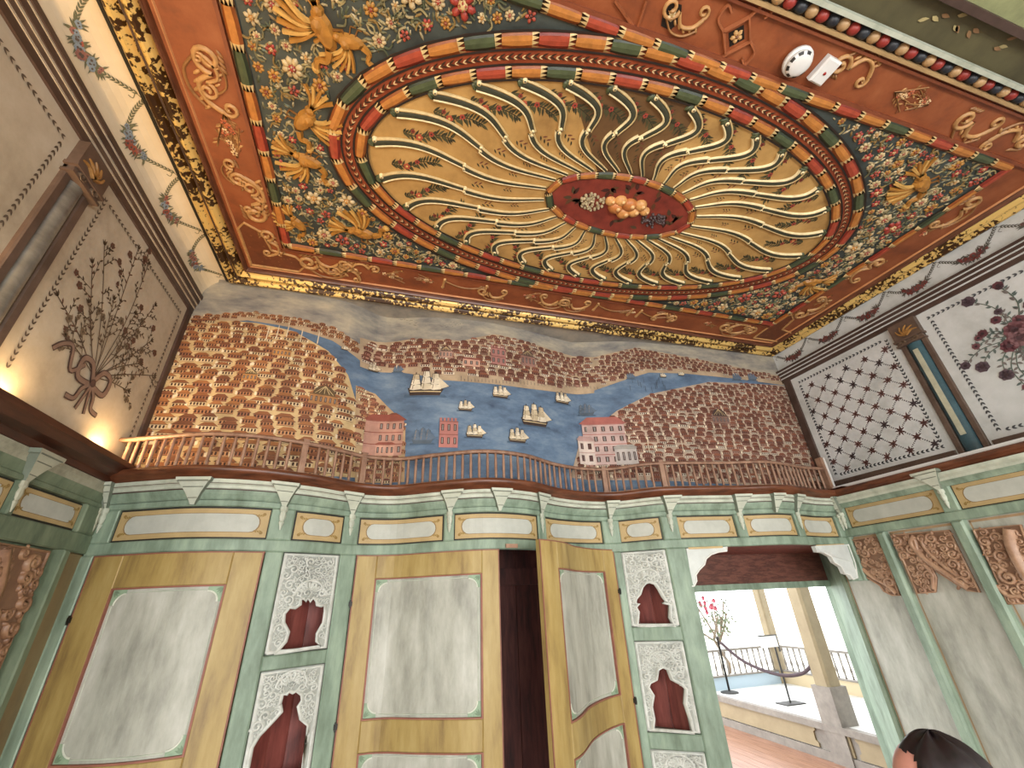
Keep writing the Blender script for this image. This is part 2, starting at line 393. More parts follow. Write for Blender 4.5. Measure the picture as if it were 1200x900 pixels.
def cartouche(mb, u0, u1, v0, v1, h=.0025, ctr='#b3b5ac', edge='#b39a6c', line='#8a7048'):
    # tan border with scalloped corners and a pale lobed middle
    b = min((v1-v0)*.16, .03); e = lin(edge)
    mb.poly([(u0, v0), (u1, v0), (u1, v1), (u0, v1)], e, h)
    hv = (v1-v0)/2-b; cv = (v0+v1)/2; R = hv; pts = []
    r = R*.80
    for cx, a0 in ((u1-b*1.6-r, -90), (u0+b*1.6+r, 90)):
        for k in range(9):
            a = math.radians(a0+180*k/8); pts.append((cx+r*1.05*math.cos(a), cv+hv*math.sin(a)))
    mb.poly(pts, lin(line), h+.0006)
    cx = sum(p[0] for p in pts)/len(pts); pts2 = []
    for x, y in pts:
        pts2.append((x-math.copysign(.006, x-cx), cv+(y-cv)*.94))
    mb.poly(pts2, lin(ctr), h+.0012)
    for sx in (u0+b*.9, u1-b*.9):
        s = 1 if sx == u0+b*.9 else -1
        for sv in (v0+b*.9, v1-b*.9):
            t = 1 if sv < cv else -1
            mb.poly([P2(sx+s*.004, sv+t*.003, .009, k*math.pi/3) for k in range(6)], lin('#8d6f3c'), h+.0018)
            for k in range(3): leaf(mb, sx+s*.012*k, sv+t*.004, math.radians(40*t*s+(0 if s > 0 else 180)), .02, .005, lin('#93783f'), h+.002)
CART = mat_attr('cartouche_paint', .6, .14, 9, .05)
def frieze_panel(parent, smap, u0, u1, v0, v1, nu=1, dark=True):
    p = MB().box(u0, u1, v0, v1, -.02, -.012, lin('#2a2620'), nu).map(smap).build('frieze_panel', CART, parent)
    m2 = MB(); g = .008; cartouche(m2, u0+g, u1-g, v0+g, v1-g, -.0085)
    if nu > 1: m2.split_u(.04)
    m2.map(smap).build('painted_cartouche', CART, p)
    return p
frieze_panel(wl, s_ll, 2.245, 2.68, 2.145, 2.272)
frieze_panel(wl, s_ll, 1.70, 2.21, 2.145, 2.272)
# cornice cove of the side walls
def sweep_y(prof, sgn_x, y0, y1, mat_list, name, parent=None):
    pass
def cove_side(parent, X, sg, y0, y1, zt, zb, mat, k=1, wm_=None):
    mb = MB(); pr = [(.075*k, zt), (.07*k, zt-.02), (.05*k, zt-.035), (.045*k, zt-.05)]
    for i in range(len(pr)-1):
        a, b = pr[i], pr[i+1]; mb.poly([(X+sg*a[0], y0, a[1]), (X+sg*a[0], y1, a[1]), (X+sg*b[0], y1, b[1]), (X+sg*b[0], y0, b[1])], WC)
    mb.build('cornice_white_moulding', wm_ or WHITE, parent)
    mb = MB(); pr = [(.045*k, zt-.05), (.03*k, zt-.065), (.018*k, zt-.085), (.012*k, zb)]
    for i in range(len(pr)-1):
        a, b = pr[i], pr[i+1]; mb.poly([(X+sg*a[0], y0, a[1]), (X+sg*a[0], y1, a[1]), (X+sg*b[0], y1, b[1]), (X+sg*b[0], y0, b[1])], WC)
    mb.build('cornice_cove', mat, parent)
cove_side(wl, XLL, 1, -.9, 2.79, 2.395, 2.295, GREEND, .35, WHITEA)
CORBM = mat_attr('white_corbel_paint', .55, .15, 14, .06)
# corbel: flaring white bracket, sides coloured darker for a shaded outline, turned drop below
def corbel_mesh(name, wtop, drop, col=lin('#b9beae')):
    mb = MB(); rows = [(2.396, wtop, .112), (2.378, wtop*.96, .110), (2.374, wtop*.84, .098), (2.350, wtop*.64, .080), (2.325, wtop*.44, .062), (2.30, wtop*.29, .046), (2.288, wtop*.21, .040), (2.268, wtop*.12, .028)]
    vs = []; fs = []
    for z, w_, h in rows: vs += [(-w_*.93, z, .0), (-w_*.9, z, h), (w_*.9, z, h), (w_*.93, z, .0)]
    for i in range(len(rows)-1):
        for k in range(3):
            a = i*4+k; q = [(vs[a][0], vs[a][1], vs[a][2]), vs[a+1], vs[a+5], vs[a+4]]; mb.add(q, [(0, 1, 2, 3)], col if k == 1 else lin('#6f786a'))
    mb.add(vs[:4], [(0, 1, 2, 3)], col)
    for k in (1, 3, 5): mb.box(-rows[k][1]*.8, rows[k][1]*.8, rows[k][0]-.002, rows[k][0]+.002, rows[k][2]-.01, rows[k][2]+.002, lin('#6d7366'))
    if drop:
        for z0, r in ((2.262, .016), (2.25, .019), (2.235, .012), (2.22, .017), (2.2, .014), (2.185, .009), (2.178, .012), (2.165, .008), (2.145, .003)): pass
        prof = [(2.275, .018), (2.255, .020), (2.245, .013), (2.225, .017), (2.205, .013), (2.197, .009), (2.19, .013), (2.178, .010), (2.15, .003)]
        n = 8; vs = []; fs = []
        for z, r in prof:
            for k in range(n): a = 2*math.pi*k/n; vs.append((r*math.cos(a), z, .02+r*math.sin(a)))
        for i in range(len(prof)-1):
            for k in range(n): fs.append((i*n+k, i*n+(k+1) % n, (i+1)*n+(k+1) % n, (i+1)*n+k))
        mb.add(vs, fs, col)
    return mb
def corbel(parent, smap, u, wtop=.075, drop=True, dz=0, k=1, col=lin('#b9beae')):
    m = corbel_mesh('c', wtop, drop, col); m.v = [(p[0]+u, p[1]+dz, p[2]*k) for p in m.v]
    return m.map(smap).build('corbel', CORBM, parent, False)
AG = lin('#a9a995')  # corbel white toned down with the left wall's shade
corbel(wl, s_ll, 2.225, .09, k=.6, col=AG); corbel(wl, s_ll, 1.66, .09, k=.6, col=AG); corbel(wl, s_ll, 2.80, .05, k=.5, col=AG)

# ---- lower right wall
wr = empty('wall_right'); struct(wr, 'right wall: green panelling with brown carved arches below, white painted panels above')
MB().box(XRL+.02, XRL+.05, YB, 2.72, 1.78, 2.45, WC).build('panelling_back', GREY, wr); MB().box(XRL+.02, XRL+.05, YB, 2.88, 0, 1.78, WC).build('panelling_back', GREY, wr); MB().box(XRL, XRL+.05, 2.855, 2.885, 0, 1.9, WC).build('jamb_moulding', GREEND, wr)
part_box('rail', GREEN, wr, s_rl, YB, 2.705, 2.10, 2.16, -.02, .015)
part_box('rail', GREEN, wr, s_rl, YB, 2.705, 2.325, 2.345, -.02, .012)
for y0, y1 in ((2.645, 2.705), (1.895, 1.985), (.95, 1.03)): part_box('stile', GREEN, wr, s_rl, y0, y1, 2.16, 2.325, -.02, .012)
for y0, y1 in ((2.40, 2.465), (1.905, 1.975), (1.38, 1.45), (.80, .87)): part_box('stile', GREEN, wr, s_rl, y0, y1, 0, 2.10, -.02, .03, .012)
part_box('stile', GREEN, wr, s_rl, 2.67, 2.71, 1.78, 2.10, -.02, .02)
frieze_panel(wr, s_rl, 1.985, 2.645, 2.16, 2.325)
frieze_panel(wr, s_rl, 1.03, 1.895, 2.16, 2.325)
cove_side(wr, XRL, -1, YB, 2.70, 2.40, 2.34, GREEN)
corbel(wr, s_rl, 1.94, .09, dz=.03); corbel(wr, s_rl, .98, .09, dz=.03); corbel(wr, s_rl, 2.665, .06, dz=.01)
# thin brown borders painted round the grey panels
mb = MB(); bc = lin('#a88a68')
for y0, y1 in ((2.475, 2.85), (1.985, 2.39), (1.46, 1.895)):
    for (a, b, c, d) in ((y0, y0+.008, 0, 2.09), (y1-.008, y1, 0, 2.09), (y0, y1, 2.08, 2.095)): mb.poly([(a, c), (b, c), (b, d), (a, d)], bc, -.017)
mb.map(s_rl).build('panel_border', PAINT, wr)
def carve_arch(parent, smap, outline, h, seeds, lines, name='carved_arch', mat=CARVEB, base=-.018, rr=(.018, .038)):
    p = MB().plate(outline, None, base, base+h, WC).map(smap).build(name, CARVED, parent)
    m = MB(); us = [q[0] for q in outline]; vs_ = [q[1] for q in outline]
    n = 0; tries = 0; placed = []
    while n < seeds and tries < 4000:
        tries += 1; u = rnd.uniform(min(us), max(us)); v = rnd.uniform(min(vs_), max(vs_)); r = rnd.uniform(*rr)
        if not inside(u, v, outline, r*.7) or any(math.hypot(u-a, v-b) < (r+c)*.85 for a, b, c in placed): continue
        placed.append((u, v, r)); n += 1; a0 = rnd.uniform(0, 6.3)
        m.ridge(spiral(u, v, r, a0, rnd.choice((-1, 1))*1.4, 14), r*.24, r*.55, WC, base+h)
        m.dome(u, v, r*.36, r*.36, r*.6, WC, 0, 6, base+h)
        for k in range(2): m.dome(*P2(u, v, r*1.1, a0+2.2*k), r*.55, r*.26, r*.45, WC, a0+2.2*k, 6, base+h)
    for pts, wd in lines: m.ridge(curve(pts, 6), wd, wd*1.3, WC, base+h)
    n = len(outline)
    m.ridge(list(outline)+[outline[0]], .006, .008, WC, base+h)
    m.map(smap).build('carving', mat, p, True)
    return p
def inside(x, y, poly, mar=0):
    c = False; n = len(poly); dmin = 9
    for i in range(n):
        (x0, y0), (x1, y1) = poly[i], poly[(i+1) % n]
        if (y0 > y) != (y1 > y) and x < (x1-x0)*(y-y0)/(y1-y0)+x0: c = not c
        L2 = (x1-x0)**2+(y1-y0)**2 or 1e-9; t = max(0, min(1, ((x-x0)*(x1-x0)+(y-y0)*(y1-y0))/L2))
        dmin = min(dmin, math.hypot(x-x0-t*(x1-x0), y-y0-t*(y1-y0)))
    return c and dmin > mar
def z3(x, y): return hit_x(960+x/5, 620+y/5, XRL)
a1 = [z3(*q) for q in ((185, 65), (345, 40), (470, 390), (425, 388), (380, 365), (355, 330), (280, 285), (240, 225))]
carve_arch(wr, s_rl, a1, .016, 22, [([z3(245, 225), z3(310, 280), z3(400, 330), z3(455, 380)], .014), ([z3(250, 190), z3(330, 240), z3(420, 320)], .009)])
a2 = [z3(*q) for q in ((420, 35), (760, 8), (940, 372), (870, 360), (800, 320), (690, 250), (625, 170), (660, 230), (685, 285), (680, 368), (575, 378), (500, 200))]
carve_arch(wr, s_rl, a2, .016, 44, [([z3(560, 40), z3(545, 90), z3(640, 190), z3(760, 270), z3(880, 350)], .018), ([z3(600, 60), z3(620, 110), z3(700, 190), z3(830, 290)], .012), ([z3(560, 60), z3(600, 180), z3(660, 260), z3(670, 350)], .013)])
a3 = [z3(*q) for q in ((905, 5), (1180, -25), (1320, 380), (1200, 435), (1110, 440), (1060, 330), (1000, 200))]
carve_arch(wr, s_rl, a3, .018, 34, [([z3(1120, 0), z3(1130, 90), z3(1180, 200), z3(1240, 300)], .03), ([z3(1040, 330), z3(1110, 390), z3(1200, 390)], .014)], rr=(.022, .045))
a4 = [(2.565, 2.035), (2.02, 2.035), (2.02, 1.5), (2.2, 1.62), (2.35, 1.5), (2.5, 1.62), (2.565, 1.5)]
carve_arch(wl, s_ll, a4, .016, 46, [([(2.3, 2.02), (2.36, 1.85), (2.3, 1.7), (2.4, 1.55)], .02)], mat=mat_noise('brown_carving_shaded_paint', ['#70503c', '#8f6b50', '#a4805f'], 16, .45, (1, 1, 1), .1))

# ---- front wall of serpentine panelling
wf = empty('wall_front'); struct(wf, 'curving green panelled front wall with doors, niches and a doorway')
def fb(name, mat, x0, x1, z0, z1, h0=-.03, h1=.012, b=.006, nu=None):
    nu = nu or max(1, int((x1-x0)/.05)); return part_box(name, mat, wf, s_front, x0, x1, z0, z1, h0, h1, b, nu)
fb('rail', GREEN, -1.47, 3.62, 2.04, 2.10); fb('rail', GREEN, -1.47, 3.62, 2.265, 2.30, -.03, .010)
FP = [(-1.365, -.612), (-.50, -.244), (-.155, .365), (.425, 1.0), (1.075, 1.592), (1.715, 1.967), (2.085, 2.54), (2.61, 3.05), (3.13, 3.56)]
edges = [-1.47]+[q for p in FP for q in p]+[3.62]
for k in range(0, len(edges), 2): fb('frieze_stile', GREEN, edges[k], edges[k+1], 2.10, 2.265)
for a, b in FP: frieze_panel(wf, s_front, a, b, 2.102, 2.263, max(2, int((b-a)/.05)))
for x0, x1 in ((-1.52, -1.415), (-.60, -.52), (-.24, -.152), (1.652, 1.70), (1.962, 2.10)): fb('stile', GREEN, x0, x1, 0, 2.04, -.05, .014)
fb('stile', GREEN, 3.565, 3.66, 1.78, 2.04, -.05, .014)
for x0, x1, zs in ((-.52, -.24, ((1.492, 1.555), (.93, .99))), (1.70, 1.962, ((1.475, 1.555), (.905, .985), (.30, .38)))):
    for a, b in zs: fb('rail', GREEN, x0, x1, a, b, -.05, .012)
# cove and white moulding under the gallery
def sweep_front(prof, x0=-1.47, x1=3.60, n=110):
    mb = MB(); vs = []; fs = []; m = len(prof)
    for i in range(n+1):
        x = x0+(x1-x0)*i/n
        vs += [(x, ledge(x)-h, z) for h, z in prof]
    for i in range(n):
        for k in range(m-1): a = i*m+k; fs.append((a, a+1, a+m+1, a+m))
    return mb.add(vs, fs, WC)
sweep_front([(.005, 2.395), (.004, 2.378), (-.012, 2.365), (-.016, 2.352), (-.026, 2.345)]).build('cornice_white_moulding', WHITE, wf, False)
sweep_front([(-.026, 2.345), (-.036, 2.325), (-.05, 2.305), (-.058, 2.298)]).build('cornice_cove', GREEN, wf, False)
sweep_front([(-.018, 2.3475), (-.0215, 2.3475), (-.0235, 2.3425)]).build('cornice_line', DARK, wf, False); sweep_front([(-.002, 2.374), (.001, 2.3745), (.0, 2.3715)]).build('cornice_line', DARKL, wf, False)
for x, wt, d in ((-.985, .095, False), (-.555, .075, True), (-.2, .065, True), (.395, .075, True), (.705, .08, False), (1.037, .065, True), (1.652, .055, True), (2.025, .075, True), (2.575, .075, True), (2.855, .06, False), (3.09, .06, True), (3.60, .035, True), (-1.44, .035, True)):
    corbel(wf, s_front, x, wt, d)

# ---- niches
def zl(x, y): return hf(280+x/3.464, 640+y/3.464)
def zr(x, y): return hf(700+x/3.4625, 640+y/3.4625)
def niche(x0, x1, z0, z1, hole, mat, seeds):
    ins = .004
    o = [(x0+ins, z0+ins), (x1-ins, z0+ins), (x1-ins, z1-ins), (x0+ins, z1-ins)]
    p = MB().plate(o, hole, -.03, -.004, WC).map(s_front).build('niche_panel', CARVEG, wf)
    m = MB(); b = .012
    m.ridge([(x0+b, z0+b), (x1-b, z0+b), (x1-b, z1-b), (x0+b, z1-b), (x0+b, z0+b)], .010, .012, WC, -.004)
    m.ridge(list(hole)+[hole[0]], .009, .014, WC, -.004)
    placed = []; t = 0
    while len(placed) < seeds and t < 5000:
        t += 1; u, v = rnd.uniform(x0+.03, x1-.03), rnd.uniform(z0+.03, z1-.03); r = rnd.uniform(.012, .026)
        if inside(u, v, hole) or not clear(u, v, hole, r*.8) or any(math.hypot(u-a, v-c) < (r+d)*.8 for a, c, d in placed): continue
        placed.append((u, v, r)); a0 = rnd.uniform(0, 6.3)
        m.ridge(spiral(u, v, r, a0, rnd.choice((-1.3, 1.3)), 12), r*.24, r*.7, WC, -.004)
        for k in range(3): m.dome(*P2(u, v, r*1.05, a0+2*k), r*.55, r*.25, r*.55, WC, a0+2*k+.6, 6, -.004)
    # shell and palmette over the opening
    zt = max(q[1] for q in hole); xc = sum(q[0] for q in hole if q[1] > zt-.05)/max(1, len([1 for q in hole if q[1] > zt-.05]))
    if z1-zt > .09:
        m.ridge([P2(xc, zt+.02, .065, math.radians(a)) for a in range(0, 181, 15)], .007, .012, WC, -.004)
        for a in range(20, 161, 20): m.ridge([P2(xc, zt+.02, .02, math.radians(a)), P2(xc, zt+.02, .055, math.radians(a))], .006, .01, WC, -.004)
    m.map(s_front).build('carving', mat, p, True)
    # boards of the hollow behind
    nb = 4; xs = [x0-.01+(x1-x0+.02)*k/nb for k in range(nb+1)]; dep = [.05, .14, .17, .14, .05]
    for k in range(nb):
        mb = MB(); mb.poly([(xs[k], z0, -dep[k]-.02), (xs[k+1]-.001, z0, -dep[k+1]-.02), (xs[k+1]-.001, z1, -dep[k+1]-.02), (xs[k], z1, -dep[k]-.02)], WC)
        mb.poly([(xs[k+1]-.001, z0, -dep[k+1]-.02), (xs[k+1]-.001, z1, -dep[k+1]-.02), (xs[k+1]-.001, z1, -dep[k+1]-.026), (xs[k+1]-.001, z0, -dep[k+1]-.026)], WC)
        mb.map(s_front).build('niche_board', NICHE, p)
    MB().poly([(xs[k], z0, -dep[k]-.02) for k in range(nb+1)]+[(x1, z0+0, -.03), (x0, z0, -.03)], WC).map(s_front).build('niche_sill', HALLG, p)
    MB().poly([(xs[k], z1, -dep[k]-.02) for k in range(nb+1)]+[(x1, z1, -.03), (x0, z1, -.03)], WC).map(s_front).build('niche_top', CUPB, p)
def clear(u, v, poly, mar):
    n = len(poly)
    for i in range(n):
        (x0, y0), (x1, y1) = poly[i], poly[(i+1) % n]
        L2 = (x1-x0)**2+(y1-y0)**2 or 1e-9; t = max(0, min(1, ((u-x0)*(x1-x0)+(v-y0)*(y1-y0))/L2))
        if math.hypot(u-x0-t*(x1-x0), v-y0-t*(y1-y0)) < mar: return False
    return True
niche(-.52, -.24, 1.555, 2.04, [zl(*q) for q in ((145, 436), (188, 388), (200, 350), (180, 312), (182, 275), (205, 248), (228, 250), (248, 236), (250, 215), (266, 212), (272, 222), (282, 208), (290, 224), (302, 208), (316, 222), (318, 238), (335, 242), (350, 240), (350, 265), (344, 310), (318, 355), (316, 385), (332, 408))], CARVEW, 70)
h2 = [zl(*q) for q in ((50, 820), (80, 770), (130, 718), (172, 672), (168, 650), (150, 655), (165, 640), (175, 602), (195, 600), (205, 588), (220, 595), (235, 586), (256, 602), (258, 626), (242, 650), (252, 700), (282, 726), (272, 800))]
xb0, xb1 = h2[0][0], h2[-1][0]
niche(-.52, -.24, .99, 1.492, [(xb0-.0, 1.05)]+h2+[(xb1, 1.2), (xb1, 1.05)], CARVEW, 60)
niche(1.70, 1.962, 1.555, 2.04, [zr(*q) for q in ((160, 325), (166, 268), (155, 248), (168, 234), (152, 232), (156, 214), (172, 195), (180, 168), (195, 150), (212, 145), (235, 152), (252, 176), (268, 206), (282, 224), (268, 230), (298, 238), (296, 290), (316, 328))], CARVEW, 70)
niche(1.70, 1.962, .985, 1.475, [zr(*q) for q in ((224, 745), (228, 700), (218, 650), (226, 605), (205, 572), (212, 555), (238, 542), (244, 502), (265, 490), (288, 500), (303, 540), (342, 560), (362, 580), (358, 640), (378, 700), (390, 758))], CARVEW, 70)
niche(1.70, 1.962, .38, .905, [(1.75, .45), (1.77, .6), (1.75, .7), (1.79, .76), (1.83, .8), (1.87, .76), (1.91, .7), (1.89, .6), (1.91, .45)], CARVEW, 70)
niche(-.52, -.24, .3, .93, [(-.46, .38), (-.44, .55), (-.46, .68), (-.42, .75), (-.38, .79), (-.34, .75), (-.30, .68), (-.32, .55), (-.30, .38)], CARVEW, 20)

# ---- doors
CORN = lin('#8fa58a')
def door(name, x0, x1, ztop, panels, label, pivot=None, ang=0):
    d = empty(name); struct(d, label)
    if pivot is not None: d.location = (pivot, W(pivot), 0)
    def mp(u, v, h):
        q = s_front(u, v, h)
        return (q[0]-pivot, q[1]-W(pivot), q[2]) if pivot is not None else q
    pu0, pu1 = panels[0][0], panels[0][1]
    nu = lambda a, b: max(1, int(abs(b-a)/.05))
    def pb(nm, m, a, b, c, e, h0, h1, bv=.004): return MB().bevbox(a, b, c, e, h0, h1, WC, bv, nu(a, b)).map(mp).build(nm, m, d)
    pb('stile', OCHRE, x0+.006, pu0, .03, ztop, -.03, .008); pb('stile', OCHRE, pu1, x1-.006, .03, ztop, -.03, .008)
    zs = [.03]+[q for p in sorted(panels, key=lambda q: q[2]) for q in (p[2], p[3])]+[ztop]
    for k in range(0, len(zs), 2): pb('door_rail', OCHRE, pu0, pu1, zs[k], zs[k+1], -.03, .007)
    for a, b, c, e in panels:
        p = MB().box(a, b, c, e, -.028, -.008, WC, nu(a, b)).map(mp).build('door_panel', GREY, d)
        m = MB(); pk = lin('#8f5a4a'); w_ = .007
        for (q, r, s_, t) in ((a-.002, a+w_, c, e), (b-w_, b+.002, c, e)): m.box(q, r, s_, t, -.01, .0085, pk)
        for (q, r, s_, t) in ((a, b, c, c+w_), (a, b, e-w_, e)): m.box(q, r, s_, t, -.01, .0085, pk, nu(a, b))
        m.map(mp).build('panel_moulding', PAINT, p)
        g = .02
        for cx, sx in ((a+w_, 1), (b-w_, -1)):
            for cz, sz in ((c+w_, 1), (e-w_, -1)):
                if abs(e-c) < .2: continue
                m = MB(); R = .068
                pts = [(cx, cz), (cx+sx*R, cz)]+[(cx+sx*(R-R*math.sin(math.radians(t))*.72), cz+sz*(R-R*math.cos(math.radians(t))*.72+.0)) for t in range(0, 91, 15)]+[(cx, cz+sz*R)]
                m.poly(pts, CORN, -.0068)
                m.ridge([(cx+sx*(R-R*math.sin(math.radians(t))*.72), cz+sz*(R-R*math.cos(math.radians(t))*.72)) for t in range(0, 91, 15)], .004, .003, lin('#cfd2c4'), -.0066)
                for t in range(3): leaf(m, cx+sx*.006, cz+sz*.006, math.atan2(sz, sx)+(t-1)*.45*sx*sz, .03, .006, lin('#71876c'), -.006)
                m.map(mp).build('corner_ornament', PAINT, p)
        m = MB(); m.ridge([(a+g, c+.08), (a+g, e-.08)], .003, .003, WC, -.008); m.ridge([(b-g, c+.08), (b-g, e-.08)], .003, .003, WC, -.008)
        n = nu(a, b); m.ridge([(a+.08+(b-a-.16)*k/n, e-g) for k in range(n+1)], .003, .003, WC, -.008); m.ridge([(a+.08+(b-a-.16)*k/n, c+g) for k in range(n+1)], .003, .003, WC, -.008)
        m.map(mp).build('painted_fillet', WHITE, p)
    # pinkish painted rim along the outer edges
    m = MB(); pk = lin('#8a5a48')
    m.box(x0+.003, x0+.010, .03, ztop, .004, .0095, pk); m.box(x1-.010, x1-.003, .03, ztop, .004, .0095, pk); m.box(x0, x1, ztop-.007, ztop, .004, .009, pk, nu(x0, x1))
    m.map(mp).build('edge_line', PAINT, d)
    return d, mp
def hinge(d, mp, u, v):
    m = MB(); m.box(u-.009, u+.009, v-.012, v+.012, .004, .02, lin('#1c1a17')); m.box(u-.004, u+.004, v-.02, v+.02, .012, .024, lin('#1c1a17'))
    m.map(mp).build('hinge', BLACK, d)
d1, mp1 = door('door_1', -1.412, -.602, 2.038, [(-1.256, -.74, 1.21, 1.882), (-1.256, -.74, .22, 1.07)], 'closed ochre door with grey panel, nearest the left wall')
hinge(d1, mp1, -1.41, hf(80, 727)[1])
d2, mp2 = door('door_2', -.15, .70, 2.04, [(-.025, .59, 1.207, 1.906), (-.025, .59, .22, 1.07)], 'closed ochre door leaf with large grey panel beside the dark gap')
hinge(d2, mp2, -.15, hf(407, 708)[1]); hinge(d2, mp2, -.15, 1.2)
d3, mp3 = door('door_3', .70, 1.65, 2.06, [(.86, 1.54, 1.19, 1.91), (.86, 1.54, .22, 1.05)], 'ochre door leaf standing ajar with narrow looking grey panels', pivot=1.65)
hinge(d3, mp3, 1.647, 1.78); hinge(d3, mp3, 1.647, 1.15)
d3.rotation_euler = (0, 0, math.radians(19.5))
MB().box(.74, .82, 2.045, 2.068, .01, .03, lin('#b08a72')).map(s_front).build('turn_button', PAINT, wf)
# cupboard behind the double door
cb = MB(); y1 = 3.55
cb.poly([(-.15, W(-.15)+.06, 0), (-.15, y1, 0), (-.15, y1, 2.3), (-.15, W(-.15)+.06, 2.3)], WC); cb.poly([(1.65, W(1.65)+.06, 0), (1.65, y1, 0), (1.65, y1, 2.3), (1.65, W(1.65)+.06, 2.3)], WC)
cb.poly([(-.15, 3.03, 2.12), (1.65, 3.03, 2.12), (1.65, y1, 2.12), (-.15, y1, 2.12)], WC)
for k in range(12):
    a, b = -.15+1.8*k/12, -.15+1.8*(k+1)/12; cb.poly([(a, W(a)+.02, 2.10), (b, W(b)+.02, 2.10), (b, 3.04, 2.12), (a, 3.04, 2.12)], WC)
cb.build('cupboard_lining', CUPB, wf)
for k in range(9): MB().box(-.15+.2*k, .046+.2*k, y1, y1+.02, 0, 2.3, WC).build('cupboard_board', CUPB, wf)
MB().box(-.15, 1.65, y1-.08, y1, 1.86, 1.98, WC).build('cupboard_rail', CUPB, wf)

# ---- doorway to the hall
def za(px, py): return hf(px, py)
bl = [za(*q) for q in ((803, 643), (850, 641), (850, 646), (841, 647), (832, 650), (826, 655), (824, 662), (818, 668), (814, 674), (815, 681), (812, 687), (809, 687), (806, 660))]
br = [za(*q) for q in ((953, 640), (992, 638), (1000, 660), (1003, 677), (998, 679), (994, 674), (988, 672), (984, 664), (976, 659), (972, 652), (964, 648), (956, 647))]
for o in (bl, br):
    p = MB().plate(o, None, -.02, .012, lin('#c8cdc9')).map(s_front).build('corner_bracket', CART, wf)
    m = MB(); m.ridge(o[1:-1], .005, .006, lin('#dfe0da'), .012)
    m.ridge([lerp(o[0], o[1], .05), lerp(o[0], o[1], .9)], .007, .002, lin('#c2a878'), .012); m.map(s_front).build('bracket_edge', CART, p)
YH = 3.15
rv = MB()
rv.poly([(3.65, 2.87, 0), (3.80, YH, 0), (3.80, YH, 2.06), (3.65, 2.87, 2.06)], WC); rv.poly([(3.58, 2.72, 1.78), (3.65, 2.87, 1.78), (3.65, 2.87, 2.06), (3.58, 2.72, 2.06)], WC)
rv.build('jamb', GREEN, wf)
MB().poly([(2.10, W(2.10)+.04, 0), (2.22, YH, 0), (2.22, YH, 2.06), (2.10, W(2.10)+.04, 2.06)], WC).build('jamb', GREEN, wf)
ch = MB(); n = 12
for k in range(n):
    a = 2.08+(3.64-2.08)*k/n; b = 2.08+(3.64-2.08)*(k+1)/n
    ch.poly([(a, W(a)+.01, 2.055), (b, W(b)+.01, 2.055), (b, YH+.05, 2.02), (a, YH+.05, 2.02)], WC)
ch.poly([(3.64, 2.72, 2.055), (3.9, 2.72, 2.055), (3.9, YH+.05, 2.02), (3.64, YH+.05, 2.02)], WC)
ch.build('doorway_soffit', NICHE, wf, False, 'red-brown boarded soffit of the doorway')
MB().box(2.1, 3.95, YH, YH+.04, 1.80, 2.06, WC).build('doorway_fascia', GRAIN, wf, False, 'dark grained wood board above the doorway')
MB().box(2.1, 3.95, YH-.015, YH+.05, 1.752, 1.80, WC).build('doorway_lintel', GREEN, wf)
MB().box(3.80, 3.95, YH-.015, YH+.05, 0, 1.76, WC).build('jamb', GREEN, wf); MB().box(2.1, 2.22, YH-.015, YH+.05, 0, 1.76, WC).build('jamb', GREEN, wf)
m = MB()
hk = Vector((3.60, 2.70, hit_x(1053, 882, 3.6)[1]))
m.tube([hk+Vector((0, -.02, .03)), hk+Vector((-.03, -.04, .02)), hk+Vector((-.03, -.045, -.02)), hk+Vector((0, -.02, -.03))], .006, lin('#1c1a17'))
m.build('door_hook', BLACK, wf)
# outer skin of the front wall so that no daylight leaks in
MB().box(-1.6, 2.1, 3.60, 3.62, 0, 4.3, WC).build('outer_skin', PLASTR, wf); MB().box(2.1, 4.3, 3.60, 3.62, 2.1, 4.3, WC).build('outer_skin', PLASTR, wf)
MB().box(2.08, 2.10, 3.0, 3.62, 0, 2.3, WC).build('outer_skin', PLASTR, wf)
MB().box(2.1, 4.3, YH+.05, 3.62, 2.06, 2.1, WC).build('outer_skin', PLASTR, wf)
MB().box(3.90, 4.7, YH, YH+.05, 0, 2.1, WC).build('outer_skin', GREEN, wf); MB().box(4.3, 4.7, 3.0, 3.6, 2.06, 4.3, WC).build('outer_skin', PLASTR, wf)
MB().box(3.69, 3.95, 2.66, 2.70, 0, 2.4, WC).build('outer_skin', PLASTR, wf)

# ---- gallery ledge mouldings
t1 = sweep_front([(.0, 2.395), (.010, 2.400), (.016, 2.414), (.034, 2.420), (.046, 2.432), (.048, 2.452), (.042, 2.458), (-.10, 2.462)], -1.47, 3.60).build('trim_1', WALNUT, None, True)
struct(t1, 'curving walnut ledge moulding under the balustrade')
def ledge_side(prof, y0, y1, name, mat, label):
    mb = MB()
    for i in range(len(prof)-1):
        a, b = prof[i], prof[i+1]; mb.poly([(a[0], y0, a[1]), (a[0], y1, a[1]), (b[0], y1, b[1]), (b[0], y0, b[1])], WC)
    return struct(mb.build(name, mat), label)
ledge_side([(-1.47, 2.393), (-1.44, 2.398), (-1.432, 2.425), (-1.39, 2.44), (-1.365, 2.462), (-1.355, 2.468), (-1.355, 2.495), (-1.365, 2.50), (-1.52, 2.50)], YB, 2.77, 'trim_2', WALNUTD, 'broad dark walnut ledge moulding on the left wall')
ledge_side([(3.60, 2.395), (3.56, 2.405), (3.55, 2.42), (3.535, 2.43), (3.53, 2.452), (3.54, 2.458), (3.64, 2.46), (4.1, 2.46)], YB, 2.68, 'trim_3', WALNUT, 'narrow walnut ledge moulding on the right wall')
gf = MB(); n = 60
for i in range(n):
    a = -1.55+(5.6)*i/n; b = -1.55+5.6*(i+1)/n
    gf.poly([(a, ledge(a)+.09, 2.462), (b, ledge(b)+.09, 2.462), (b, 3.3, 2.462), (a, 3.3, 2.462)], WC)
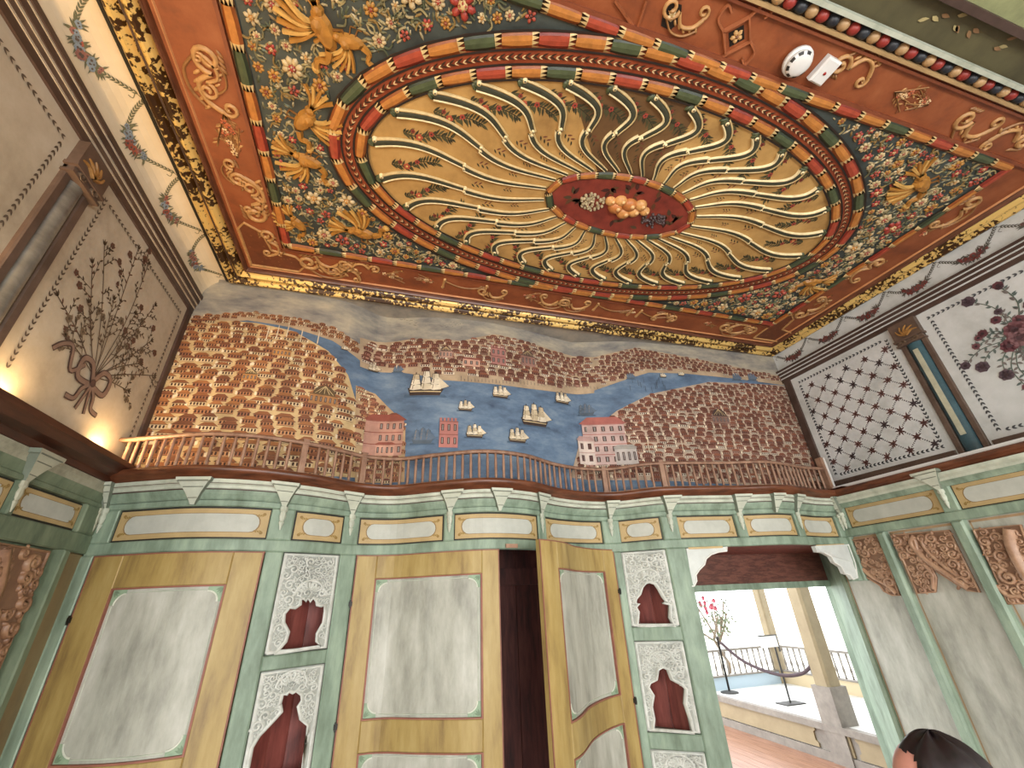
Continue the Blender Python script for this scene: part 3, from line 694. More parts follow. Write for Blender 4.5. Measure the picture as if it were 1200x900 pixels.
gf.poly([(3.5, 2.5, 2.462), (4.1, 2.5, 2.462), (4.1, 2.9, 2.462), (3.5, 2.9, 2.462)], WC)
struct(gf.build('floor_gallery', WALNUTD), 'narrow gallery floor behind the balustrade')
# ================================================================ UPPER WALLS
def rectp(mb, u0, u1, v0, v1, col, h): mb.poly([(u0, v0), (u1, v0), (u1, v1), (u0, v1)], col, h)
DKL = lin('#5d4f42'); DKG = lin('#5b5550'); FLOWR = lin('#7d4038'); FLOWB = lin('#5d6468')
# ---- upper left wall
MB().box(XLU-.04, XLU, YB, 3.05, 2.45, 3.9, WC).build('upper_plaster', PLASTL, wl)
def cornice(parent, smap, y0, y1, z0, z1, mats):
    tot = sum(q[2] for q in mats); z = z0
    for mt, h, t in mats:
        MB().box(y0, y1, z, z+(z1-z0)*t/tot, -.01, h, WC).map(smap).build('cornice_moulding', mt, parent); z += (z1-z0)*t/tot
cornice(wl, s_lu, YB, 3.0, 3.70, 3.86, [(DARK, .012, 3), (PLASTL, .016, .7), (DARKL, .018, 2), (PLASTL, .022, .8), (DARK, .028, 2.5), (PLASTL, .032, .6), (DARK, .04, 2)])
part_box('corner_strip', DARK, wl, s_lu, 2.935, 3.0, 2.48, 3.71, -.01, .012)
def garland_border(mb, u0, u1, v0, v1, col, step=.034, L=.03, w=.007, h=.003, bottom=True):
    chain(mb, [(u0, v0), (u0, v1)], step, L, w, col, h); chain(mb, [(u0, v1), (u1, v1)], step, L, w, col, h)
    chain(mb, [(u1, v1), (u1, v0)], step, L, w, col, h)
    if bottom: chain(mb, [(u1, v0), (u0, v0)], step, L, w, col, h)
m = MB(); garland_border(m, 1.93, 2.87, 2.62, 3.62, DKL, .03, .026, .0055, bottom=False); m.map(s_lu).build('painted_leaf_border', PAINT, wl)
m = MB(); garland_border(m, .2, 1.60, 2.62, 3.62, DKL, .03, .026, .0055); m.map(s_lu).build('painted_leaf_border', PAINT, wl)
def bouquet(mb, u, v, hgt, spread, n, col, col2, h=.003, lean=0, side=.38):
    for k in range(n):
        a = math.radians(90+lean+spread*(k/(n-1)-.5)*2); L = hgt*(1-.35*abs(k/(n-1)-.5)*2)*rnd.uniform(.85, 1.05); b = rnd.uniform(-.15, .15)
        pts = [(u, v), P2(u, v, L*.5, a+b*.3), P2(u, v, L, a+b)]
        c = curve(pts, 8); mb.ridge(c, .0028, 0, col, h, flat=True)
        for j in range(3, len(c)-1):
            for s in (-1, 1):
                if j > 6 and rnd.random() < .5: leaf(mb, c[j][0], c[j][1], a+s*rnd.uniform(.5, 1.1), rnd.uniform(.018, .036), .0055, rnd.choice((col, col2)), h+.0005)
            if j > 5 and rnd.random() < side:
                q = P2(c[j][0], c[j][1], rnd.uniform(.06, .13), a+rnd.choice((-1, 1))*rnd.uniform(.6, 1)); mb.ridge([c[j], q], .002, 0, col, h, flat=True)
                for t in range(4): leaf(mb, *lerp(c[j], q, .3+.22*t), math.atan2(q[1]-c[j][1], q[0]-c[j][0])+(-1)**t*.7, .026, .006, col, h+.0006)
                if rnd.random() < .5: bloom(mb, q[0], q[1], rnd.uniform(.014, .024), col2, col, 5, h+.001)
        e = c[-1]
        for t in range(3): leaf(mb, e[0], e[1], a+(t-1)*.5, .035, .007, col, h+.0008)
m = MB()
LB = lin('#5c4c3c'); LB2 = lin('#6d4a3c')
bouquet(m, 2.385, 2.85, .80, 58, 8, LB, LB2, side=.5); bouquet(m, 2.385, 2.85, .50, 72, 6, LB, lin('#7b6a55'), .0055, side=.5)
m.map(s_lu).build('painted_bouquet', PAINT, wl, False, 'brown painted spray of flowering stems')
m = MB()
for ex, c, dh in ((.004, lin('#54403a'), 0), (-.002, lin('#8a7162'), .0022)):
    for s in (-1, 1):
        m.ridge(curve([(2.385, 2.82), (2.385+s*.05, 2.90), (2.385+s*.12, 2.89), (2.385+s*.11, 2.80), (2.385+s*.02, 2.80)], 6), .014+ex, 0, c, .0065+dh, flat=True)
        m.ridge(curve([(2.385, 2.81), (2.385+s*.05, 2.76), (2.385+s*.07, 2.70), (2.385+s*.13, 2.69)], 6), .011+ex, 0, c, .0075+dh, flat=True)
        m.ridge(curve([(2.385, 2.81), (2.385+s*.02, 2.72), (2.385+s*.035, 2.66)], 6), .008+ex, 0, c, .0085+dh, flat=True)
    m.ridge(curve([(2.29, 2.87), (2.22, 2.80), (2.17, 2.90), (2.11, 2.88), (2.07, 2.83)], 6), .010+ex, 0, c, .0065+dh, flat=True)
m.poly([P2(2.385, 2.815, .022, k*math.pi/4) for k in range(8)], lin('#54403a'), .013)
m.map(s_lu).build('painted_ribbon_bow', PAINT, wl)
m = MB(); bouquet(m, .95, 2.85, .72, 62, 11, LB, LB2); m.map(s_lu).build('painted_bouquet', PAINT, wl)
def pilaster(parent, smap, u0, u1, v0, v1, strip, coreM, w_strip, capM):
    part_box('pilaster_strip', strip, parent, smap, u0, u0+w_strip, v0, v1, -.01, .02); part_box('pilaster_strip', strip, parent, smap, u1-w_strip, u1, v0, v1, -.01, .02)
    uc = (u0+u1)/2; r = (u1-u0)/2-w_strip; mb = MB(); n = 8; vt = v1-.16
    vs = []; fs = []
    for i in range(n+1):
        a = math.pi*i/n; vs += [(uc-r*math.cos(a), v0, r*.7*math.sin(a)), (uc-r*math.cos(a), vt, r*.7*math.sin(a))]
    for i in range(n): fs.append((2*i, 2*i+1, 2*i+3, 2*i+2))
    mb.add(vs, fs, WC).map(smap).build('pilaster_shaft', coreM, parent, True)
    cp = MB(); cp.box(u0-.004, u1+.004, v1-.15, v1-.005, -.01, .045, WC); cp.box(u0-.012, u1+.012, v1-.165, v1-.148, -.01, .055, WC); cp.box(u0+.0, u1-.0, v1-.19, v1-.165, -.01, .04, WC); cp.box(u0-.008, u1+.008, v1-.205, v1-.19, -.01, .05, WC)
    p = cp.map(smap).build('capital', capM, parent)
    c2 = MB(); g = lin('#a3763f')
    for k in range(5):
        a = math.radians(30+30*k); c2.ridge(curve([(uc, v1-.13), P2(uc, v1-.13, .05, a), P2(uc, v1-.13, .085, a+.3)], 4), .009, .012, g, .045, [1, 1, 1, 1, .8, .7, .6, .5, .3])
    for s in (-1, 1): c2.ridge(spiral(uc+s*.045, v1-.178, .022, 0, s*1.3, 10), .006, .012, lin('#6d5a48'), .04)
    c2.map(smap).build('capital_carving', RELIEF, p)
pilaster(wl, s_lu, 1.665, 1.845, 2.50, 3.70, DARKL, mat_noise('grey_steel_column_paint', ['#55524c', '#85827a'], 4, .25, (1, 1, 2)), .045, DARKL)
pilaster(wl, s_lu, -.1, .08, 2.50, 3.70, DARKL, mat_noise('grey_column_paint', ['#55524c', '#85827a'], 4, .25, (1, 1, 2)), .045, DARKL)
# coved frieze over the left cornice, painted with swags
def s_cove(u, t, h):
    a = t*math.pi/2; return (XLU+.02+.15*(1-math.cos(a))+h*math.cos(a), u, 3.86+.17*math.sin(a)-h*math.sin(a))
mb = MB()
for i in range(8): mb.add([s_cove(YB, i/8, 0), s_cove(3.03, i/8, 0), s_cove(3.03, (i+1)/8, 0), s_cove(YB, (i+1)/8, 0)], [(0, 1, 2, 3)], WC)
mb.build('cove', COVE, wl, True)
def swag(mb, u0, u1, t0, t1, sv, cols, h=.003, dens=1.0):
    # sv scales the vertical coordinate to metres
    um = (u0+u1)/2
    pts = [(u0+(u1-u0)*k/24, t0-(t0-t1)*math.sin(math.pi*k/24)**.9) for k in range(25)]
    g = MB(); gp = [(p[0], p[1]*sv) for p in pts]
    chain(g, gp, .018, .026, .005, cols[0], h)
    for k in range(7, 18):
        x, y = gp[k]; r = .014*(1-abs(k-12)/8)+.007
        for j in range(2):
            bloom(g, x+rnd.uniform(-.012, .012), y+rnd.uniform(-.016, .016), r*rnd.uniform(.7, 1.1), rnd.choice(cols[1:]), lin('#5a4f48'), 6, h+.001+.0004*j)
        for j in range(5): leaf(g, x, y, rnd.uniform(0, 6.3), .048, .006, cols[0], h+.0006)
    # curly string at the hanging point
    g.ridge([(u0+.012*math.cos(k*.9)*1.0, gp[0][1]-.012*k*.55) for k in range(10)], .0018, 0, cols[0], h, flat=True)
    z = [(um-.0+(k-8)*.009, gp[0][1]+.01*(-1)**k-.05) for k in range(0)]
    g.v = [(p[0], p[1]/sv, p[2]) for p in g.v]; mb._join(g)
CV = [lin('#6b6a50'), lin('#a0523f'), lin('#7b8790'), lin('#96655a'), lin('#8795a0')]
ypos = 2.93
while ypos > -1.0:
    m = MB(); swag(m, ypos, ypos-.42, .95, .35, .26, CV); m.map(s_cove).build('painted_swag', PAINT, wl); ypos -= .44
m = MB(); m.ridge([(YB, .06), (3.0, .06)], .006, 0, lin('#a0674a'), .001, flat=True); m.ridge([(YB, .97), (3.0, .97)], .005, 0, lin('#a0674a'), .001, flat=True); m.map(s_cove).build('painted_line', PAINT, wl)

# ---- upper right wall
mb = MB(); mb.add([(xr(YB), YB, 2.45), (xr(3.0), 3.0, 2.45), (xr(3.0), 3.0, 4.06), (xr(YB), YB, 4.06)], [(0, 1, 2, 3)], WC).build('upper_plaster', PLASTR, wr)
cornice(wr, s_ru, YB, 3.0, 3.665, 3.80, [(DARK, .012, 3), (PLASTR, .018, .8), (DARK, .02, 2), (PLASTR, .026, .7), (DARK, .03, 2), (PLASTR, .034, .7), (DARK, .042, 1.6)])
part_box('corner_strip', DARK, wr, s_ru, 2.875, 2.95, 2.48, 3.67, -.01, .014)
part_box('panel_frame', DARKL, wr, s_ru, 1.93, 2.875, 2.53, 2.60, -.01, .014); part_box('panel_frame', DARKL, wr, s_ru, .55, 1.72, 2.53, 2.60, -.01, .014)
MB().box(3.60, 3.63, YB, 2.66, 2.46, 2.492, WC).build('white_sill', PLASTIC, wr)
pilaster(wr, s_ru, 1.735, 1.915, 2.535, 3.665, DARKL, TEAL, .038, DARKL)
m = MB(); m.box(1.808, 1.842, 2.68, 3.40, .030, .040, lin('#b9b79f')); m.map(s_ru).build('pale_column_panel', PAINT, wr)
m = MB(); garland_border(m, 1.985, 2.80, 2.645, 3.60, lin('#4b4d50'), .032, .028, .007); m.map(s_ru).build('painted_leaf_border', PAINT, wr)
m = MB(); garland_border(m, .6, 1.66, 2.645, 3.60, lin('#4b4d50'), .032, .028, .007); m.map(s_ru).build('painted_leaf_border', PAINT, wr)
# lattice of leafy chains with a blossom at each crossing
m = MB(); mf = []; du, dv = .168, .168; u0, u1, v0, v1 = 2.01, 2.775, 2.67, 3.575
nu_, nv_ = int((u1-u0)/(du/2)), int((v1-v0)/(dv/2))
for i in range(nu_+1):
    for j in range(nv_+1):
        if (i+j) % 2: continue
        u, v = u0+i*du/2+.01, v0+j*dv/2+.01; mf.append((u, v))
        for s in (-1, 1):
            if v0 <= v+dv/2 <= v1+.01 and u0 <= u+s*du/2 <= u1+.01: chain(m, [(u, v), (u+s*du/2, v+dv/2)], .015, .013, .0032, lin('#6d6a68'), .003)
m.map(s_ru).build('painted_lattice', PAINT, wr)
star = MB()
for u, v in mf:
    s = MB(); c = rnd.choice((lin('#5a3b38'), lin('#6b4a46'), lin('#4a3f42')))
    for k in range(7): leaf(s, 0, 0, k*.9+rnd.uniform(-.2, .2), rnd.uniform(.030, .046), .007, c, .004)
    bloom(s, 0, 0, .018, c, lin('#3a2a2a'), 5, .005); s.shift(u, v); s.map(s_ru).build('painted_blossom', PAINT, wr)
# flowers of the second panel
m = MB(); bc = hru(1192, 395)
for k in range(26):
    a = rnd.uniform(0, 6.3); L = rnd.uniform(.10, .40); e = P2(*bc, L, a); c = curve([bc, P2(*bc, L*.6, a+.25), e], 6)
    m.ridge(c, .003, 0, lin('#5d6a60'), .003, flat=True)
    for j in range(2, len(c)): leaf(m, *c[j], a+(-1)**j*.9, .035, .009, rnd.choice((lin('#5f6b66'), lin('#77706c'))), .004)
    bloom(m, *e, rnd.uniform(.02, .042), rnd.choice((lin('#6b3f46'), lin('#7d5157'), lin('#5b4a52'))), lin('#3c2a30'), 7, .005)
for k in range(9): bloom(m, *P2(*bc, rnd.uniform(.0, .09), rnd.uniform(0, 6.3)), rnd.uniform(.04, .06), rnd.choice((lin('#6b3f46'), lin('#7d5157'), lin('#8a6468'))), lin('#4c343a'), 8, .0055+.0008*k)
m.map(s_ru).build('painted_bouquet', PAINT, wr, False, 'plum coloured painted flower bunch')
RVC = [lin('#5d5a52'), lin('#7d2f2c'), lin('#6a4a48'), lin('#8a4640')]
yp = 2.93
while yp > -.6:
    g = MB(); swag(g, yp, yp-.36, 3.99, 3.87, 1, RVC); g.map(s_ru).build('painted_swag', PAINT, wr); yp -= .37

# ================================================================ MURAL
wm = empty('wall_mural'); struct(wm, 'curved gallery wall painted with a harbour city, sea and sailing ships')
mb = MB(); n = 222; vs = []; fs = []
for i in range(n+1):
    x = -1.55+5.55*i/n; vs += [(x, mural_y(x), 2.45), (x, mural_y(x), 4.2)]
for i in range(n): fs.append((2*i, 2*i+1, 2*i+3, 2*i+2))
mb.add(vs, fs, WC).build('mural_plaster', mat_noise('sea_paint', ['#3f5068', '#5f7690', '#8093a5'], 3.2, .7, (1, 1, 2.2)), wm, True)
def surf_poly(mb, pts, col, h, step=.07, tri=True):
    lst = [[(p[0], p[1], h) for p in pts]]
    if len(pts) > 4 and tri:
        t = tessellate_polygon([[Vector((p[0], p[1], 0)) for p in pts]]); lst = [[(pts[i][0], pts[i][1], h) for i in f] for f in t]
    for q in lst:
        us = [p[0] for p in q]; lo, hi = min(us), max(us); k0 = math.floor(lo/step); k1 = math.ceil(hi/step)
        for k in range(k0, k1):
            c = clip_u(q, k*step, (k+1)*step)
            if len(c) > 2: mb.poly(c, col)
def zone(pxs): return [hm(*p) for p in pxs]
up_l = [(180, 375), (235, 371), (290, 366), (340, 372), (390, 384), (422, 404)]; up_c = [(422, 396), (480, 398), (540, 400), (580, 392), (620, 402), (696, 419)]; up_r = [(696, 419), (745, 408), (800, 418), (860, 430), (912, 441), (960, 450)]
lo_l = [(180, 380), (240, 378), (290, 373), (340, 381), (390, 397), (422, 420)]; lo_c = [(422, 424), (470, 431), (520, 440), (560, 443), (620, 450), (696, 455)]; lo_r = [(696, 455), (760, 434), (800, 435), (860, 441), (912, 448), (960, 455)]
sk = MB(); top = [(960, 330), (150, 210)]
U = zone(up_l+up_c+up_r)
skyc = [lin('#8f8c84'), lin('#a39f95'), lin('#b5b0a4')]
zs_ = [4.2]
for i in range(len(U)-1):
    a, b = U[i], U[i+1]
    surf_poly(sk, [(a[0], a[1]-.01), (b[0], b[1]-.01), (b[0], 4.2), (a[0], 4.2)], skyc[1], .004)
sk.map(s_mural).build('painted_sky', mat_noise('mural_sky_paint', ['#66666a', '#989388', '#c0b49c'], 3.0, .75, (1, 1, 2.5)), wm)
ld = MB(); L_ = zone(lo_l+lo_c+lo_r)
beach = lin('#b59f83')
for A, B in ((up_l, lo_l), (up_c, lo_c), (up_r, lo_r)):
    p = zone(A)+zone([(x, y+(3 if A is not up_c else 6)) for x, y in B])[::-1]; surf_poly(ld, p, beach, .007)
hillL = zone([(150, 380), (221, 374), (300, 379), (345, 389), (385, 412), (408, 440), (417, 470), (416, 560), (120, 580)])
hillC = zone([(417, 452), (440, 462), (470, 492), (475, 505), (474, 565), (416, 565)])
hillR = zone([(668, 560), (680, 515), (722, 482), (762, 462), (830, 448), (915, 452), (975, 470), (975, 575)])
for p, c in ((hillL, '#cdb283'), (hillC, '#b89c78'), (hillR, '#b5a08c')): surf_poly(ld, p, lin(c), .0075)
ld.map(s_mural).build('painted_land', MURAL, wm)
def house(mb, u, v, w_, hh, roof, wall, h):
    k = w_/2; e = .07*w_
    mb.poly([(u-k, v), (u+k, v), (u+k, v+hh*.52), (u-k, v+hh*.52)], wall, h)
    nw = 5 if w_ > .085 else 4 if w_ > .055 else 3
    for i in range(nw):
        x = u-k+w_*(i+.5)/nw; q = w_/nw*.26; mb.poly([(x-q, v+hh*.10), (x+q, v+hh*.10), (x+q, v+hh*.42), (x-q, v+hh*.42)], lin('#3f251d'), h+.0004)
    mb.poly([(u-k-e, v+hh*.50), (u+k+e, v+hh*.50), (u+k*.5, v+hh*.90), (u-k*.5, v+hh*.90)], roof, h+.0006)
    mb.poly([(u-k-e, v+hh*.47), (u+k+e, v+hh*.47), (u+k+e, v+hh*.525), (u-k-e, v+hh*.525)], lin('#4f2b1f'), h+.0008)
    mb.poly([(u-k, v-hh*.05), (u+k, v-hh*.05), (u+k, v), (u-k, v)], lin('#5d3a2a'), h+.0002)
    if rnd.random() < .55:
        s = rnd.choice((-1, 1)); mb.poly([(u+s*k, v+hh*.02), (u+s*k*1.3, v+hh*.10), (u+s*k*1.3, v+hh*.52), (u+s*k, v+hh*.5)], lin('#e2d5ba'), h+.0003)
def city(poly, w0, w1, roofs, walls, name, h=.011):
    us = [p[0] for p in poly]; vs_ = [p[1] for p in poly]; v = max(vs_); v0 = min(vs_); rows = []
    y = v0
    while y < v:
        t = (y-v0)/(v-v0); ww = w0+(w1-w0)*t; rows.append((y, ww)); y += ww*.47
    m = MB()
    for r, (y, ww) in enumerate(reversed(rows)):
        x = min(us)+rnd.uniform(0, ww)
        while x < max(us):
            q = ww*rnd.uniform(.75, 1.2); yy = y+rnd.uniform(-.12, .12)*ww
            if inside(x+q/2, yy+ww*.25, poly, ww*.15): house(m, x+q/2, yy, q*.88, ww*.56, jig(rnd.choice(roofs)), jig(rnd.choice(walls), .1), h+.00001*r)
            x += q*1.12
    o = m.split_u(.04).map(s_mural).build(name, MURAL, wm, kind='stuff')
    return o
RW = [lin('#8d5a38'), lin('#9c683f'), lin('#7d4e34')]; WW = [lin('#a87450'), lin('#b98a62'), lin('#96644a'), lin('#d6c09a')]
R2 = [lin('#74422f'), lin('#85503a'), lin('#633828')]; W2 = [lin('#96685a'), lin('#a8806e'), lin('#835648'), lin('#d6c8b4')]
city(hillL, .135, .075, RW, WW, 'painted_houses'); city(hillC, .075, .06, [lin('#7a4a3a'), lin('#8d5a44')], WW, 'painted_houses'); city(hillR, .098, .066, R2, W2, 'painted_houses')
city(zone(up_c)+zone(lo_c)[::-1], 0.085, .062, R2, W2, 'painted_houses'); city(zone(up_r)+zone(lo_r)[::-1], .065, .045, R2, W2, 'painted_houses')
city(zone([(x, y-1) for x, y in up_l])+zone(lo_l)[::-1], .06, .045, RW, WW, 'painted_houses')
def building(pxc, wpx, hpx, nwin, rows_, wall, roof, dome=False, crenel=False, h=.014):
    u, v = hm(*pxc); s = abs(hm(pxc[0]+10, pxc[1])[0]-u)/10; W_ = wpx*s; H_ = hpx*s*1.05; m = MB(); k = W_/2
    m.poly([(u-k, v), (u+k, v), (u+k, v+H_), (u-k, v+H_)], lin(wall), h)
    for r in range(rows_):
        for i in range(nwin):
            x = u-k+W_*(i+.5)/nwin; y = v+H_*(r+.25)/rows_; d = W_/nwin*.22; e = H_/rows_*.5
            m.poly([(x-d, y), (x+d, y), (x+d, y+e), (x-d, y+e)], lin('#4e2e2a'), h+.0004); m.poly([(x-d*.4, y+e*.1), (x+d*.4, y+e*.1), (x+d*.4, y+e*.9), (x-d*.4, y+e*.9)], lin('#8d8a86'), h+.0007)
    for r in range(rows_): m.poly([(u-k, v+H_*(r+.92)/rows_), (u+k, v+H_*(r+.92)/rows_), (u+k, v+H_*(r+.99)/rows_), (u-k, v+H_*(r+.99)/rows_)], lin(roof), h+.0005)
    if dome:
        m.poly([(u+k*.8*math.cos(math.radians(t)), v+H_+k*.75*math.sin(math.radians(t))) for t in range(0, 181, 15)], lin(roof), h+.0006); m.poly([(u-.004, v+H_+k*.7), (u+.004, v+H_+k*.7), (u, v+H_+k*1.1)], lin(roof), h+.0007)
        for t in range(30, 151, 30): m.ridge([(u, v+H_+k*.72), (u+k*.75*math.cos(math.radians(t)), v+H_+.005)], .002, 0, lin('#c9b184'), h+.0009, flat=True)
    elif crenel:
        for i in range(5): m.poly([(u-k+W_*i/5, v+H_), (u-k+W_*(i+.6)/5, v+H_), (u-k+W_*(i+.6)/5, v+H_*1.12), (u-k+W_*i/5, v+H_*1.12)], lin(wall), h+.0004)
    else: m.poly([(u-k*1.15, v+H_), (u+k*1.15, v+H_), (u+k*.7, v+H_*1.18), (u-k*.7, v+H_*1.18)], lin(roof), h+.0006)
    return m.split_u(.04).map(s_mural).build('painted_building', MURAL, wm)
building((447, 535), 46, 44, 6, 3, '#b48878', '#8a4a3c'); building((450, 535), 22, 14, 4, 1, '#c79a86', '#8a4a3c', h=.0165)
building((525, 525), 22, 32, 3, 2, '#b0746c', '#8d544c', crenel=True)
building((712, 545), 52, 50, 5, 4, '#c2a7a0', '#a8635a'); building((735, 545), 26, 20, 4, 1, '#b9b0aa', '#9a958e', h=.0165); building((688, 545), 20, 28, 2, 2, '#cbbcb2', '#b0908a', h=.016)
building((584, 428), 17, 20, 3, 2, '#b07c74', '#7d463c', crenel=True); building((552, 430), 20, 9, 3, 1, '#c9a08c', '#8a5044'); building((522, 420), 16, 9, 4, 1, '#b59080', '#5e4a42', dome=True); building((619, 430), 16, 12, 4, 1, '#9a7468', '#5e4a42', dome=True)
building((378, 475), 34, 14, 6, 1, '#a87a4c', '#5d4a30', dome=True); building((292, 447), 18, 10, 4, 1, '#b5844f', '#5a4a34', dome=True); building((330, 418), 22, 9, 5, 1, '#b5844f', '#7d5a3a'); building((845, 497), 20, 8, 5, 1, '#8a6a5e', '#4a3632', dome=True)
for px in ((312, 400), (324, 398), (336, 396), (352, 402), (372, 404), (760, 530), (800, 530), (850, 528), (890, 528)):
    u, v = hm(*px); m = MB(); m.poly([(u-.004, v), (u+.004, v), (u+.003, v+.10), (u, v+.13), (u-.003, v+.10)], lin('#d8cbb0'), .016); m.map(s_mural).build('painted_minaret', MURAL, wm)
def ship(px, wpx, tone=0):
    u, v = hm(*px); s = abs(hm(px[0]+10, px[1])[0]-u)/10; k = wpx*s/2; m = MB(); h = .013
    hull = lin('#3d302a') if not tone else lin('#54616e'); sail = [lin('#d8cbb0'), lin('#c2b294'), lin('#e2d8c2')] if not tone else [lin('#5f7084')]
    m.poly([(u-k*1.1, v-k*.55), (u+k*1.0, v-k*.55), (u+k*1.15, v-k*.72), (u-k*1.1, v-k*.72)], lin('#4a6078'), h-.001)
    m.poly([(u-k*.8, v-k*.62), (u+k*.75, v-k*.62), (u+k*.95, v-k*.22), (u+k*.6, v-k*.30), (u-k*.5, v-k*.30), (u-k*.95, v-k*.15)], hull, h)
    m.poly([(u-k*.8, v-k*.42), (u+k*.8, v-k*.42), (u+k*.82, v-k*.36), (u-k*.82, v-k*.36)], lin('#c9b48c') if not tone else hull, h+.0004)
    for i, (x, t) in enumerate(((-.55, .8), (0, 1.0), (.5, .85))):
        m.ridge([(u+k*x, v-k*.35), (u+k*x, v+k*t)], k*.02+.001, 0, hull, h+.0005, flat=True)
        n = 3
        for j in range(n):
            y0 = v-k*.25+k*(t+.15)*j/n; y1 = v-k*.25+k*(t+.15)*(j+.88)/n; wd = k*.30*(1-.2*j)
            m.poly([(u+k*x-wd*1.15, y0-k*.03), (u+k*x-wd*.3, y0-k*.08), (u+k*x+wd*1.2, y0-k*.03), (u+k*x+wd*.95, y1+k*.025), (u+k*x-wd*.9, y1+k*.025), (u+k*x-wd, (y0+y1)/2)], hull, h+.0006)
            m.poly([(u+k*x-wd, y0), (u+k*x-wd*.3, y0-k*.05), (u+k*x+wd*1.05, y0), (u+k*x+wd*.8, y1), (u+k*x-wd*.75, y1), (u+k*x-wd*.85, (y0+y1)/2)], rnd.choice(sail), h+.0008)
            m.ridge([(u+k*x-wd*.5, y0+k*.03), (u+k*x-wd*.4, y1)], k*.02, 0, lin('#8d7d66'), h+.0011, flat=True)
    m.poly([(u+k*.7, v-k*.25), (u+k*1.25, v-k*.05), (u+k*.62, v+k*.55)], sail[0], h+.0007)
    m.ridge([(u+k*.8, v-k*.25), (u+k*1.35, v-k*.0)], .0015, 0, hull, h+.001, flat=True)
    m.split_u(.05).map(s_mural).build('painted_ship', MURAL, wm)
for p, w_, t in (((499, 452), 44, 0), ((438, 433), 14, 0), ((545, 477), 18, 0), ((586, 461), 20, 0), ((626, 489), 32, 0), ((658, 468), 17, 0), ((556, 507), 22, 0), ((606, 512), 22, 0), ((495, 513), 26, 1), ((404, 409), 9, 0), ((466, 434), 12, 1), ((686, 482), 20, 1), ((738, 442), 10, 1), ((776, 441), 7, 0), ((797, 439), 7, 0), ((862, 443), 10, 1), ((880, 443), 10, 1)): ship(p, w_, t)
m = MB()
for k in range(40):
    px = 540+k*4.1; u, v = hm(px, 447+(px-540)*.06); m.ridge([(u, v), (u, v+rnd.uniform(.02, .05))], .0016, 0, lin('#3f4550'), .011, flat=True)
for k in range(14):
    u, v = hm(rnd.uniform(735, 780), rnd.uniform(448, 462)); m.ridge([(u, v), (u, v+.06)], .0016, 0, lin('#3f4550'), .011, flat=True)
m.map(s_mural).build('painted_masts', MURAL, wm, kind='stuff')
m = MB()
for k in range(20):
    u, v = hm(460+k*1.6+rnd.uniform(-3, 3), 366+k*.9+rnd.uniform(-4, 4)); leaf(m, u, v, .5, .012, .002, lin('#4a453f'), .008); leaf(m, u, v, 2.6, .012, .002, lin('#4a453f'), .008)
for k in range(16):
    u, v = hm(515+k*1.8, 380+rnd.uniform(-3, 5)); leaf(m, u, v, .5, .012, .002, lin('#4a453f'), .008)
m.map(s_mural).build('painted_birds', MURAL, wm)

mb = MB(); n = 60
for i in range(n):
    a, b = -1.5+5.5*i/n, -1.5+5.5*(i+1)/n; mb.poly([(a, 2.968, ZC-.012), (b, 2.968, ZC-.012), (b, mural_y(b)+.01, ZC-.022), (a, mural_y(a)+.01, ZC-.022)], WC)
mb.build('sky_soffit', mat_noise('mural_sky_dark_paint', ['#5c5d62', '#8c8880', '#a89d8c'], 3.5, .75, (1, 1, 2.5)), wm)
# ================================================================ CEILING
ce = empty('ceiling'); struct(ce, 'richly painted carved wooden ceiling with an oval sunburst medallion')
CX, CY = 1.315, 1.62
OX0, OX1, OY0, OY1 = -1.36, 3.95, .50, 3.02       # outer edge of the coffer
def xright(y, base): return base+(2.96-y)*.0583
MB().poly([(-1.7, .42, ZC), (4.25, .42, ZC), (4.25, 3.65, ZC), (-1.7, 3.65, ZC)], WC).build('terracotta_field', TERRA, ce)
def ell(a, b, n=72, t0=0): return [(CX+a*math.cos(t0+2*math.pi*k/n), CY+b*math.sin(t0+2*math.pi*k/n)) for k in range(n)]
IX0, IY0, IY1 = -.815, .765, 2.465
IR = lambda y: 3.40+(2.465-y)*.068
m = MB(); m.poly([(IX0, IY0), (IR(IY0), IY0), (IR(IY1), IY1), (IX0, IY1)], WC, .004); m.map(s_ceil).build('slate_field', SLATE, ce)
def annulus(a0, b0, a1, b1, h0, h1, n=96):
    m = MB(); A = ell(a0, b0, n); B = ell(a1, b1, n); Mi = ell((a0+a1)/2, (b0+b1)/2, n)
    vs = [(p[0], p[1], h0) for p in A]+[(p[0], p[1], h1) for p in Mi]+[(p[0], p[1], h0) for p in B]
    return m.add(vs, [(k, (k+1) % n, n+(k+1) % n, n+k) for k in range(n)]+[(n+k, n+(k+1) % n, 2*n+(k+1) % n, 2*n+k) for k in range(n)], WC)
annulus(1.80, .875, 1.66, .735, .01, .014).map(s_ceil).build('rust_band', RUST, ce, True)
m = MB(); m.poly(ell(1.64, .715), WC, .008); m.map(s_ceil).build('sand_field', SAND, ce)
m = MB(); ta, tb = math.radians(-113.5), math.radians(-87); q = []
for k in range(13): t = ta+(tb-ta)*k/12; q.append((CX+1.60*math.cos(t), CY+.675*math.sin(t)))
ti, tj = math.radians(-122), math.radians(-80)
for k in range(13): t = tj+(ti-tj)*k/12; q.append((CX+.53*math.cos(t), CY+.235*math.sin(t)))
m.plate(q, None, .008, .0083, WC); m.map(s_ceil).build('unrestored_sector', mat_noise('darkened_varnish_paint', ['#4e3721', '#64482b', '#70532f'], 4, .55), ce, False, 'dark brown uncleaned wedge of the medallion')
m = MB(); m.poly(ell(.53, .235), WC, .016); m.map(s_ceil).build('oval_field', OXBLOOD, ce)
